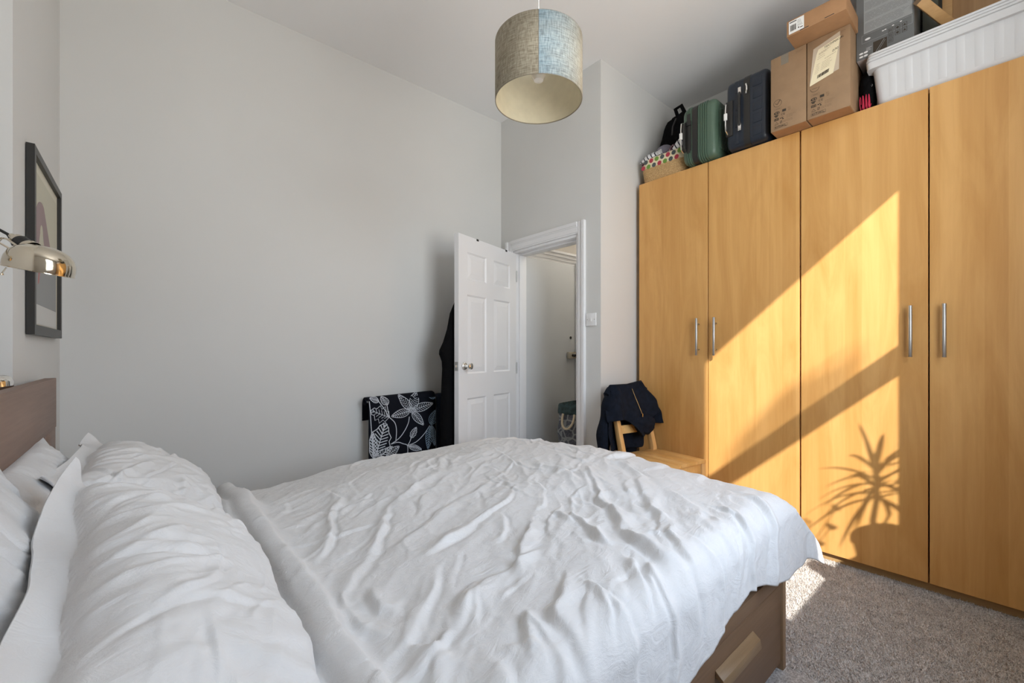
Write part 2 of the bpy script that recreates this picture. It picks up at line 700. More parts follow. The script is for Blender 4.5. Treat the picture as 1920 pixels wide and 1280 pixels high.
MAT['red_cord'] = simple('crimson_cord', (.55, .02, .07), .5)
# linen lamp shade: woven threads and a soft blue wash beside the seam
m, nt, b = new_mat('linen_shade')
tc = N(nt, 'ShaderNodeTexCoord')
sep = N(nt, 'ShaderNodeSeparateXYZ')
nt.links.new(tc.outputs['UV'], sep.inputs[0])
uu, vv_ = sep.outputs[0], sep.outputs[1]
mpa = N(nt, 'ShaderNodeMapping')
mpa.inputs['Scale'].default_value = (260, 7, 1)
nt.links.new(tc.outputs['UV'], mpa.inputs[0])
mpb = N(nt, 'ShaderNodeMapping')
mpb.inputs['Scale'].default_value = (26, 75, 1)
nt.links.new(tc.outputs['UV'], mpb.inputs[0])
t1 = noise(nt, mpa.outputs[0], 1, 3, .6)
t2 = noise(nt, mpb.outputs[0], 1, 3, .6)
th = math_n(nt, 'ADD', math_n(nt, 'MULTIPLY', t1, .5), math_n(nt, 'MULTIPLY', t2, .5))
tan = ramp(nt, th, [(.38, (.215, .18, .125)), (.5, (.36, .315, .235)), (.62, (.50, .45, .345))])
blue = ramp(nt, th, [(.38, (.16, .22, .25)), (.5, (.29, .40, .46)), (.62, (.45, .56, .62))])
cl = noise(nt, tc.outputs['UV'], 5, 3, .6)
wash = math_n(nt, 'MULTIPLY', math_n(nt, 'GREATER_THAN', uu, .5),
              math_n(nt, 'SUBTRACT', 1.0, math_n(nt, 'MULTIPLY', math_n(nt, 'SUBTRACT', uu, .5), 5.2)))
wash = math_n(nt, 'MULTIPLY', wash, math_n(nt, 'MULTIPLY_ADD', cl, 1.0, .45))
wcl = N(nt, 'ShaderNodeClamp')
nt.links.new(wash, wcl.inputs[0])
nt.links.new(mixc(nt, tan, blue, wcl.outputs[0]), b.inputs['Base Color'])
b.inputs['Roughness'].default_value = .9
bump(nt, b, th, .35, .002)
MAT['linen'] = m
MAT['shade_edge'] = simple('shade_edge', (.25, .215, .16), .9)
MAT['shade_lining'] = simple('cream_lining', (.66, .60, .44), .6, nscale=25, namt=.05)
MAT['bulb'] = simple('opal_bulb', (.85, .84, .80), .2)
# towel ground
MAT['towel'] = simple('black_towel', (.008, .009, .014), .95, bscale=170, bstr=.5, bdist=.003, spec=.1)
MAT['stitch'] = simple('pale_embroidery', (.55, .58, .63), .85)
MAT['stitch_blue'] = simple('blue_embroidery', (.30, .42, .55), .85)
MAT['picture_frame'] = simple('black_frame', (.028, .027, .025), .4)
MAT['mat_board'] = simple('cream_mat', (.66, .63, .52), .7)
MAT['art_cream'] = simple('art_cream', (.55, .53, .42), .6)
MAT['art_mauve'] = simple('art_mauve', (.32, .235, .235), .6)
MAT['art_grey'] = simple('art_grey', (.30, .31, .31), .6)
MAT['art_white'] = simple('art_white', (.62, .62, .60), .6)
MAT['art_red'] = simple('art_red', (.42, .16, .15), .6)
MAT['terracotta'] = simple('pot_clay', (.45, .22, .12), .8)
MAT['soil'] = simple('soil', (.05, .035, .02), 1)
MAT['leaf'] = simple('plant_leaf', (.06, .16, .04), .5)
MAT['trunk'] = simple('plant_trunk', (.22, .15, .09), .9)
m, nt, b = new_mat('window_glass')
nt.nodes.remove(b)
o_ = nt.nodes['Material Output']
tr = N(nt, 'ShaderNodeBsdfTransparent')
tr.inputs[0].default_value = (.97, .98, .98, 1)
gl = N(nt, 'ShaderNodeBsdfGlossy')
gl.inputs['Roughness'].default_value = .02
lw = N(nt, 'ShaderNodeLayerWeight')
fr_ = math_n(nt, 'MULTIPLY_ADD', math_n(nt, 'POWER', lw.outputs['Facing'], 5.0), .6, .03)
mx = N(nt, 'ShaderNodeMixShader')
nt.links.new(fr_, mx.inputs[0])
nt.links.new(tr.outputs[0], mx.inputs[1])
nt.links.new(gl.outputs[0], mx.inputs[2])
nt.links.new(mx.outputs[0], o_.inputs[0])
MAT['glass'] = m

# ------------------------------------------------------------------ room shell
CEIL = 3.05
XD = 2.31          # door wall
YB = 2.845         # long wall opposite the window
YR = 1.79          # return of the wardrobe alcove
XA = 3.30          # alcove back
YW = -0.40         # window wall
XH = -0.30         # headboard wall
struct(MB().box(-.60, 3.40, -.55, 2.95, -.08, 0).build('floor', MAT['carpet'], smooth=False))
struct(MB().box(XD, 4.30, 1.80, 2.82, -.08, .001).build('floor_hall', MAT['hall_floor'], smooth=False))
struct(MB().box(-.60, 4.40, -.55, 2.95, CEIL, CEIL + .1).build('ceiling', MAT['ceiling'], smooth=False))
struct(MB().box(-.60, XD + .12, YB, YB + .12, 0, CEIL).build('wall_back', MAT['wall'], smooth=False))
OY0, OY1, OZ = 1.985, 2.69, 1.925
struct(MB().box(XD, XD + .12, YR, OY0, 0, CEIL).box(XD, XD + .12, OY1, YB, 0, CEIL)
       .box(XD, XD + .12, OY0, OY1, OZ, CEIL).build('wall_door', MAT['wall'], smooth=False))
struct(MB().box(XD + .12, 4.30, YR, YR + .10, 0, CEIL).build('wall_return', MAT['wall'], smooth=False))
struct(MB().box(XA, XA + .1, -.55, YR, 0, CEIL).build('wall_right', MAT['wall'], smooth=False))
struct(MB().box(-.60, XH, 1.93, YB, 0, CEIL).build('wall_left', MAT['wall'], smooth=False))
struct(MB().box(-.60, -.50, -.55, 1.93, 0, CEIL).build('wall_left_recess', MAT['wall'], smooth=False))
WX0, WX1, WZ0, WZ1 = 0.752, 1.907, 0.80, 2.74
struct(MB().box(-.60, WX0, YW - .15, YW, 0, CEIL).box(WX1, XA + .1, YW - .15, YW, 0, CEIL)
       .box(WX0, WX1, YW - .15, YW, 0, WZ0 - .03).box(WX0, WX1, YW - .15, YW, WZ1, CEIL)
       .build('wall_window', MAT['wall'], smooth=False))
# hall
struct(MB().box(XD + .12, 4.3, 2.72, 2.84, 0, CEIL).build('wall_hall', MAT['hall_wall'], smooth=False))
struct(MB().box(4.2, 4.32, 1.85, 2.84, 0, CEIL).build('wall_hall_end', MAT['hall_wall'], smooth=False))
# skirting
struct(MB().box(XH, 1.5, YB - .018, YB, 0, .12).box(1.5, XD, YB - .018, YB, 0, .12).build('baseboard_back', MAT['gloss'], bevel=.004))
struct(MB().box(XD - .018, XD, YR, 1.905, 0, .12).build('baseboard_door', MAT['gloss'], bevel=.004))
struct(MB().box(XD, XA, YR - .016, YR, 0, .12).build('baseboard_return', MAT['gloss'], bevel=.004))

# sash window
win = struct(root('window_1', (1.33, -.5, WZ0)))
fr_m = MB()
GY = -.50
fr_m.box(WX0, WX0 + .06, GY - .03, GY + .03, WZ0, WZ1).box(WX1 - .06, WX1, GY - .03, GY + .03, WZ0, WZ1)
fr_m.box(WX0 + .06, WX1 - .06, GY - .03, GY + .03, 2.657, WZ1).box(WX0 + .06, WX1 - .06, GY - .03, GY + .03, WZ0 - .02, WZ0 + .05)
fr_m.build('window_frame', MAT['gloss'], win, bevel=.004)
MB().box(WX0 + .06, WX1 - .06, GY - .025, GY + .025, 1.778, 1.884).build('meeting_rail', MAT['gloss'], win, bevel=.004)
MB().box(WX0 + .06, WX1 - .06, GY - .002, GY + .002, .85, 1.778).build('pane', MAT['glass'], win, smooth=False)
MB().box(WX0 + .06, WX1 - .06, GY - .002, GY + .002, 1.884, 2.657).build('pane', MAT['glass'], win, smooth=False)
mc, nt, b = new_mat('added_shadow_film')  # unseen film, added to cast a soft round shadow in the sun patch
nt.nodes.remove(b)
tcd = coords(nt, (1 / .47, 1, 1 / .25), src='Object')
sepd = N(nt, 'ShaderNodeSeparateXYZ')
nt.links.new(tcd, sepd.inputs[0])
rad_ = math_n(nt, 'SQRT', math_n(nt, 'ADD', math_n(nt, 'POWER', sepd.outputs[0], 2.0), math_n(nt, 'POWER', sepd.outputs[2], 2.0)))
rad_ = math_n(nt, 'ADD', rad_, math_n(nt, 'MULTIPLY', math_n(nt, 'SUBTRACT', noise(nt, tcd, 2.2, 2), .5), .35))
den = ramp(nt, rad_, [(.55, (.62, .62, .62)), (.95, (0, 0, 0))])
tr_ = N(nt, 'ShaderNodeBsdfTransparent')
tl_ = N(nt, 'ShaderNodeBsdfTranslucent')
tl_.inputs[0].default_value = (.9, .92, .95, 1)
mx_ = N(nt, 'ShaderNodeMixShader')
nt.links.new(den, mx_.inputs[0])
nt.links.new(tr_.outputs[0], mx_.inputs[1])
nt.links.new(tl_.outputs[0], mx_.inputs[2])
nt.links.new(mx_.outputs[0], nt.nodes['Material Output'].inputs[0])
cdn = MB().add([(-.46, 0, -.004), (.46, 0, -.004), (.46, 0, .30), (-.46, 0, .30)], [(0, 1, 2, 3)]).build('added_shadow_film', mc, win, smooth=False, recalc=False, world=False)
cdn.location = (1.345 - 1.33, GY + .004 + .5, 1.888 - WZ0)
MB().box(WX0 - .05, WX1 + .14, GY + .03, -.28, .765, .80).build('window_sill', MAT['gloss'], win, bevel=.006)

# ---- door case (architrave and jambs)
case = struct(root('trim_1', (XD, 2.34, 0)))


def archi(m, y0, y1, z0, z1, dirn):
    """stepped moulding; dirn says which edge is the outer one"""
    x = XD
    if dirn == 'r':      # vertical, outer edge at low y
        w = y1 - y0
        for a, b_, t in ((0, .30, .024), (.30, .42, .019), (.42, .86, .015), (.86, 1, .010)):
            m.box(x - t, x, y0 + w * a, y0 + w * b_, z0, z1)
    elif dirn == 'l':
        w = y1 - y0
        for a, b_, t in ((0, .14, .010), (.14, .58, .015), (.58, .70, .019), (.70, 1, .024)):
            m.box(x - t, x, y0 + w * a, y0 + w * b_, z0, z1)
    else:
        w = z1 - z0
        for a, b_, t in ((0, .14, .010), (.14, .58, .015), (.58, .70, .019), (.70, 1, .024)):
            m.box(x - t, x, y0, y1, z0 + w * a, z0 + w * b_)


m = MB(); archi(m, 1.918, 1.985, 0, 2.005, 'r'); m.build('architrave', MAT['gloss'], case, smooth=False)
m = MB(); archi(m, 2.69, 2.765, 0, 2.005, 'l'); m.build('architrave', MAT['gloss'], case, smooth=False)
m = MB(); archi(m, 1.985, 2.69, 1.925, 2.005, 't'); m.build('architrave', MAT['gloss'], case, smooth=False)
MB().box(XD, XD + .12, OY0, OY0 + .02, 0, OZ).box(XD + .045, XD + .12, OY0 + .02, OY0 + .034, 0, OZ).build('jamb', MAT['gloss'], case, bevel=.002)
MB().box(XD, XD + .12, OY1 - .02, OY1, 0, OZ).box(XD + .045, XD + .12, OY1 - .034, OY1 - .02, 0, OZ).build('jamb', MAT['gloss'], case, bevel=.002)
MB().box(XD, XD + .12, OY0 + .02, OY1 - .02, OZ - .02, OZ).box(XD + .045, XD + .12, OY0 + .034, OY1 - .034, OZ - .034, OZ - .02).build('head_jamb', MAT['gloss'], case, bevel=.002)

# ---- six-panel door, standing open
DW, DH, DT = .745, 1.885, .036
door = struct(root('door_1', (2.305, 2.668, .012), rotz=math.radians(197.6)))
door['label'] = 'white six-panel door standing open into the room'
cols = [(.095, .325), (.42, .65)]
rows = [(.17, .76), (.93, 1.48), (1.585, 1.775)]
xs = [0, .095, .325, .42, .65, DW]
zs = [0, .17, .76, .93, 1.48, 1.585, 1.775, DH]
m = MB()
for i in range(5):
    for j in range(7):
        hole = i in (1, 3) and j in (1, 3, 5)
        t = .010 if hole else DT / 2
        m.box(xs[i], xs[i + 1], -t, t, zs[j], zs[j + 1])
leaf = m.build('door_leaf', MAT['gloss'], door, world=False, smooth=False)
for (a, b_) in cols:
    for (c, d) in rows:
        m = MB()
        for sgn in (-1, 1):
            g, w, t0, t1 = .012, .034, .0101, .0165
            A = [(a + g, sgn * t0, c + g), (b_ - g, sgn * t0, c + g), (b_ - g, sgn * t0, d - g), (a + g, sgn * t0, d - g)]
            g2 = g + w
            B = [(a + g2, sgn * t1, c + g2), (b_ - g2, sgn * t1, c + g2), (b_ - g2, sgn * t1, d - g2), (a + g2, sgn * t1, d - g2)]
            m.frustum(A, B)
            # ovolo slope round the opening
            O = [(a, sgn * DT / 2, c), (b_, sgn * DT / 2, c), (b_, sgn * DT / 2, d), (a, sgn * DT / 2, d)]
            I = [(a + .011, sgn * .0102, c + .011), (b_ - .011, sgn * .0102, c + .011), (b_ - .011, sgn * .0102, d - .011), (a + .011, sgn * .0102, d - .011)]
            m.add(O + I, [(k, (k + 1) % 4, 4 + (k + 1) % 4, 4 + k) for k in range(4)])
        m.build('raised_panel', MAT['gloss'], door, world=False, smooth=False)
kx, kz = DW - .062, .985
for sgn in (1, -1):
    MB().lathe([(.001, .012), (.020, .011), (.027, .006), (.029, 0)], 28, (kx, sgn * DT / 2, kz), (0, sgn, 0)).build('rose', MAT['chrome'], door, world=False)
    MB().lathe([(.011, .008), (.010, .026), (.017, .034), (.022, .044), (.0235, .054), (.021, .061), (.012, .0645), (.0005, .065)], 28, (kx, sgn * DT / 2, kz), (0, sgn, 0)).build('knob', MAT['chrome'], door, world=False)
lp = MB().box(DW, DW + .0015, -.0125, .0125, kz - .03, kz + .03).build('latch_plate', MAT['steel'], door, world=False)
MB().box(DW, DW + .010, -.006, .006, kz - .009, kz + .009).build('latch_bolt', MAT['chrome'], lp, world=False, bevel=.002)
for z in (.20, .95, 1.70):
    MB().lathe([(.006, 0), (.006, .09)], 12, (-.004, DT / 2 + .003, z - .045), cap0=True, cap1=True).build('hinge', MAT['steel'], door, world=False)
# two over-door hook straps on the top edge
for xh in (.53, .15):
    MB().box(xh - .012, xh + .012, -DT / 2 - .002, DT / 2 + .002, DH, DH + .002).box(xh - .012, xh + .012, DT / 2, DT / 2 + .002, DH - .012, DH)\
        .box(xh - .012, xh + .012, -DT / 2 - .002, -DT / 2, DH - .05, DH).build('hook_strap', MAT['dark_metal'], door, world=False, smooth=False)

# ---- flat door across the hall
d2 = struct(root('door_2', (2.75, 2.70, 0)))
d2['label'] = 'flat pale grey door across the hall with night latch'
MB().box(2.44, 3.07, 2.690, 2.7195, .01, 1.90).build('door_leaf', MAT['hall_door'], d2, bevel=.002)
MB().box(2.44, 3.14, 2.704, 2.7195, 1.905, 1.93).box(2.44, 3.14, 2.698, 2.7195, 1.93, 1.96).box(2.44, 3.14, 2.690, 2.7195, 1.96, 1.99)\
    .box(2.44, 3.14, 2.682, 2.7195, 1.99, 2.01).build('architrave', MAT['gloss'], d2, smooth=False)
MB().box(3.073, 3.095, 2.700, 2.7195, 0, 1.905).box(3.095, 3.14, 2.690, 2.7195, 0, 1.93).box(3.14, 3.16, 2.682, 2.7195, 0, 2.01).build('architrave', MAT['hall_door'], d2, smooth=False)
lk = MB().box(2.965, 3.068, 2.660, 2.690, 1.03, 1.092).build('night_latch', MAT['nickel'], d2, bevel=.006)
MB().lathe([(.014, 0), (.016, .012), (.010, .02)], 18, (3.03, 2.660, 1.061), (0, -1, 0), cap1=True).build('latch_knob', MAT['dark_metal'], lk)
MB().box(3.072, 3.10, 2.655, 2.690, 1.035, 1.088).build('latch_keep', MAT['dark_metal'], lk, bevel=.003)
MB().lathe([(.013, 0), (.013, .004), (.008, .005)], 18, (3.02, 2.690, 1.225), (0, -1, 0), cap1=True).build('spyhole', MAT['dark_metal'], d2)

# ---- light switch
sw = root('light_switch', (XD, 1.867, 1.315), 'white plastic light switch on the wall beside the door frame', 'light switch')
MB().box(XD - .009, XD - .0005, 1.824, 1.910, 1.272, 1.358).build('plate', MAT['plastic'], sw, bevel=.003)
MB().box(XD - .014, XD - .0092, 1.861, 1.873, 1.302, 1.326).build('rocker', MAT['plastic'], sw, bevel=.0015)
for y in (1.837, 1.897):
    MB().lathe([(.0035, 0), (.003, .0012)], 12, (XD - .0092, y, 1.315), (-1, 0, 0), cap1=True).build('screw', MAT['steel'], sw)

# ------------------------------------------------------------------ wardrobes
XWF = 2.70           # door faces
WTOP = 2.296


def wardrobe(y0, y1, label, hinge_pair):
    """two-door unit between y0 (right in view) and y1 (left in view)"""
    w = root('wardrobe', (3.0, (y0 + y1) / 2, 0), label, 'wardrobe', group='maple wardrobes in the alcove')
    t = .018
    m = MB()
    m.box(XWF + .024, 3.285, y0, y0 + t, .0, WTOP).box(XWF + .024, 3.285, y1 - t, y1, 0, WTOP)
    m.box(XWF + .024, 3.285, y0 + t, y1 - t, WTOP - t, WTOP).box(XWF + .024, 3.285, y0 + t, y1 - t, .06, .078)
    m.box(3.270, 3.285, y0 + t, y1 - t, .078, WTOP - t)
    m.build('carcass', MAT['maple_side'], w, smooth=False)
    MB().box(XWF + .035, XWF + .055, y0 + .001, y1 - .001, .001, .058).build('plinth', MAT['plinth'], w, smooth=False)
    mid = (y0 + y1) / 2
    for a, b_, hy in ((y0 + .0025, mid - .0025, mid - .052), (mid + .0025, y1 - .0025, mid + .058)):
        d = MB().box(XWF, XWF + .020, a, b_, .047, WTOP - .002).build('door', MAT['maple'], w, bevel=.0012, segs=1)
        h = MB().lathe([(.0005, 0), (.0068, 0), (.0075, .001), (.0075, .235), (.0068, .236), (.0005, .236)], 16,
                       (XWF - .036, hy, 1.073)).build('handle', MAT['steel'], d)
        for z in (1.11, 1.272):
            MB().lathe([(.0045, 0), (.0045, .032)], 10, (XWF - .0335, hy, z), (1, 0, 0)).build('handle_post', MAT['steel'], h)
    return w


wardrobe(.753, 1.753, 'maple wardrobe unit in the corner beside the chair', 0)
wardrobe(-.252, .750, 'maple wardrobe unit nearest the window, under the white bin', 0)

# ------------------------------------------------------------------ bed
BX0, BX1, BY0, BY1 = -.276, 1.693, .518, 2.235
bed = root('bed_frame', (.7, 1.37, 0), 'brown oak veneer storage bed frame with headboard and drawers', 'bed')
MB().box(BX0, -.246, BY0 - .02, BY1 + .02, .826, 1.003).build('headboard_panel', MAT['oak_y'], bed, bevel=.0015)
MB().box(BX0, -.248, BY1 - .18, BY1 + .02, .0, .825).build('headboard_post', MAT['oak_y'], bed, bevel=.0015)
MB().box(BX0, -.248, BY0 - .02, BY0 + .18, .0, .825).build('headboard_post', MAT['oak_edge'], bed, bevel=.0015)
MB().box(BX0, -.262, BY0 + .181, BY1 - .181, .02, .825).build('lower_panel', MAT['oak_y'], bed, smooth=False)
MB().box(BX1 - .026, BX1, BY0 - .004, BY1 + .004, .0, .352).build('footboard', MAT['oak_edge'], bed, bevel=.0015)
for yy0, yy1 in ((BY0, BY0 + .022), (BY1 - .022, BY1)):
    MB().box(-.246, BX1 - .030, yy0, yy1, .302, .350).build('side_rail', MAT['oak_x'], bed, bevel=.0015)
for k, (a, b_) in enumerate(((-.235, .70), (.706, 1.662))):
    for side, (yy0, yy1) in enumerate(((BY0 + .002, BY0 + .022), (BY1 - .022, BY1 - .002))):
        d = MB().box(a, b_, yy0, yy1, .03, .298).build('drawer', MAT['oak_x'], bed, bevel=.0015)
        if side == 0:
            hx0, hx1 = (b_ - .50, b_ - .245)
            yf = yy0
            h = MB().prism([(hx0, yf - .0002, .243), (hx0, yf - .022, .226), (hx0, yf - .026, .200), (hx0, yf - .018, .197), (hx0, yf - .014, .218), (hx0, yf - .0002, .222)], (hx1 - hx0, 0, 0))\
                .build('handle', MAT['oak_handle'], d, bevel=.001, segs=1)
MB().box(-.240, BX1 - .05, BY0 + .03, BY1 - .03, .05, .30).build('drawer_box', MAT['oak_edge'], bed, smooth=False)
mat_o = MB().box(-.225, BX1 - .04, BY0 + .03, BY1 - .03, .302, .47).build('mattress', MAT['sheet'], bevel=.045, segs=4)
tag(mat_o, 'white sheeted mattress lying in the oak bed frame', 'mattress')

# ---- duvet
nx, ny = 430, 400
X1, Y0, Y1 = 1.655, .575, 2.165
R = .085
p1 = np.linspace(.135, X1 + .30, nx)
t1 = np.linspace(0, 1, ny)
P, T = np.meshgrid(p1, t1, indexing='ij')
near = .285 - .075 * sstep(P, .9, 1.42) + .090 * sstep(P, 1.22, 1.60)
Q = (Y0 - near) + T * (Y1 + .30 - (Y0 - near))
dyn = np.maximum(Y0 - Q, 0)
X1e = X1 + .150 * sstep(dyn, .01, .24)
dx = np.maximum(P - X1e, 0)
dyf = np.maximum(Q - Y1, 0)
dy = dyn + dyf
sg = np.where(Q < Y0, -1.0, 1.0)
d = np.hypot(dx, dy)
ux = np.where(d > 0, dx / (d + 1e-9), 0)
uy = np.where(d > 0, dy / (d + 1e-9), 0) * sg
cor = np.clip(2 * np.minimum(dx, dy) / (d + 1e-6), 0, 1.2)
flare = .07 + .25 * cor * (Q < Y0) + .15 * cor * (Q > Y0)
arc = R * PI / 2
ang = np.clip(d / R, 0, PI / 2)
ext = np.maximum(d - arc, 0)
out = R * np.sin(ang) + ext * flare
drop = R * (1 - np.cos(ang)) + ext * np.sqrt(np.maximum(1 - flare ** 2, .2))
cx = np.minimum(P, X1e)
cy = np.clip(Q, Y0, Y1)
H = .548 + .055 * sstep(cx, .3, 1.5) - .055 * sstep(cy, 1.7, 2.2) + .02 * sstep(cx, 1.1, 1.6) * np.exp(-((cy - 1.2) / .5) ** 2)
# soft lumps of the filling
H = H + .026 * fbm(P * 1.9 + 3, Q * 1.9, 5, 2) * (1 - sstep(d, 0, .2))
# ridge of the turned edge beside the pillows
wob = .022 * pnoise(Q * 2.3, Q * 0, 3) + .010 * pnoise(Q * 7, Q * 0, 4)
r0 = P - (.272 + wob)
ridge = .058 * np.exp(-(np.maximum(r0, 0) / .026) ** 2) * np.exp(-(np.minimum(r0, 0) / .075) ** 2)
r1 = P - (.222 + wob * .8)
ridge += -.012 * np.exp(-(r1 / .010) ** 2)
ridge -= .055 * (1 - sstep(P, .135, .20))
H = H + ridge * (1 - .6 * sstep(d, .05, .25))
DX = cx + ux * out
DY = cy + uy * out
DZ = H - drop
# creases measured on the bed: x0,y0,x1,y1
F = []
seg = [(0.56, 0.93, 0.30, 0.73), (0.64, 1.39, 0.34, 0.98), (0.51, 1.55, 0.33, 1.19), (1.08, 1.35, 0.47, 1.08), (1.02, 1.18, 0.55, 1.01),
       (0.46, 0.72, 0.33, 0.66), (0.79, 0.81, 0.47, 0.74), (0.58, 0.81, 0.49, 0.76), (0.34, 0.99, 0.345, 0.79), (0.53, 1.72, 0.50, 1.51),
       (0.90, 1.57, 0.64, 1.39), (0.88, 0.95, 0.66, 0.73), (0.36, 0.74, 0.42, 0.63), (0.41, 0.96, 0.40, 0.84), (0.38, 1.72, 0.31, 1.55),
       (1.39, 1.15, 1.03, 0.70), (1.03, 0.70, 0.97, 0.53), (1.02, 0.90, 0.93, 0.70), (1.43, 0.91, 1.14, 0.63), (1.14, 0.63, 1.01, 0.51),
       (0.90, 0.63, 0.80, 0.49), (0.92, 0.58, 0.84, 0.48), (0.76, 0.61, 0.68, 0.48), (0.76, 0.69, 0.60, 0.58), (0.60, 0.64, 0.51, 0.54),
       (1.0, 0.95, 0.98, 0.83), (1.29, 1.32, 1.24, 1.07), (0.49, 0.60, 0.57, 0.48), (1.53, 1.12, 1.45, 0.90), (1.39, 0.75, 1.22, 0.59)]
rnd = random.Random(11)
for s_ in seg:
    F.append((*s_, rnd.uniform(.011, .021), rnd.uniform(.006, .0145), rnd.uniform(-.09, .09)))
for i in range(150):                       # smaller random creases running with the main ones
    x0 = rnd.uniform(.36, 1.68)
    y0 = rnd.uniform(.55, 2.1)
    a = rnd.gauss(math.radians(40 + 18 * (x0 - .4)), .45) + PI
    L = rnd.uniform(.08, .30)
    F.append((x0, y0, x0 + L * math.cos(a), y0 + L * math.sin(a), rnd.uniform(.006, .013), rnd.uniform(-.0035, .0060), rnd.uniform(-.15, .15)))
for x0 in (.42, .52, .60, .74, .86, .98, 1.10, 1.22, 1.36, 1.50):        # hanging pleats on the near side
    xx = x0 + rnd.uniform(-.03, .03)
    F.append((xx + rnd.uniform(.01, .06), .60 + rnd.uniform(-.03, .08), xx - rnd.uniform(0, .05), .27, rnd.uniform(.013, .024), rnd.uniform(.004, .011), rnd.uniform(-.04, .04)))
for y0 in np.linspace(.6, 2.1, 9):
    F.append((1.58 + rnd.uniform(-.08, .04), y0, 1.97, y0 + rnd.uniform(-.05, .05), .025, rnd.uniform(.003, .008), 0))
Pw = P + .030 * pnoise(P * 6, Q * 6, 70) + .012 * pnoise(P * 17, Q * 17, 71)
Qw = Q + .030 * pnoise(P * 6, Q * 6, 72) + .012 * pnoise(P * 17, Q * 17, 73)
W = fold_field(Pw, Qw, F) * (.55 + .9 * sstep(pnoise(P * 5, Q * 5, 74), -.35, .35))
wx = P + .06 * pnoise(P * 4, Q * 4, 21)
wy = Q + .06 * pnoise(P * 4, Q * 4, 22)
ca, sa = math.cos(.75), math.sin(.75)
al, ac = wx * ca + wy * sa, -wx * sa + wy * ca
rid = 1 - np.abs(pnoise(al * 3.2, ac * 9.5, 31)) * 2.2
rid2 = 1 - np.abs(pnoise(al * 7, ac * 17, 32)) * 2.2
amt = (.35 + .65 * sstep(pnoise(P * 2.2, Q * 2.2, 40), -.25, .3)) * (1 - .55 * sstep(d, .08, .2)) * sstep(P, .28, .40)
rid3 = 1 - np.abs(pnoise(al * 13 + 4, ac * 27, 33)) * 2.2
W = W + amt * (.0060 * np.maximum(rid, 0) ** 2 + .0034 * np.maximum(rid2, 0) ** 2 + .0014 * np.maximum(rid3, 0) ** 2)
W = W + .0016 * fbm(P * 26, Q * 26, 50, 2)
nrm = grid_normals(DX, DY, DZ)
nrm *= np.sign(nrm[nx // 2, ny // 2, 2])
DX, DY, DZ = DX + nrm[..., 0] * W, DY + nrm[..., 1] * W, DZ + nrm[..., 2] * W
# hems wave a little
hem = sstep(d, .16, .3)
DY = DY + np.where(Q < Y0, 1, -1) * hem * (dy > 0) * .012 * pnoise(P * 9, Q * 0, 60)
DZ = np.maximum(DZ, .12)
duv = MB().grid(DX, DY, DZ).build('duvet', MAT['duvet'], recalc=False, angle=80)
if nrm[nx // 2, ny // 2, 2] > 0 and duv.data.polygons[(nx // 2) * (ny - 1) + ny // 2].normal.z < 0:
    duv.data.flip_normals()
so = duv.modifiers.new('thickness', 'SOLIDIFY')
so.thickness = .010
so.offset = -1
tag(duv, 'rumpled white cotton duvet spread over the bed', 'duvet')


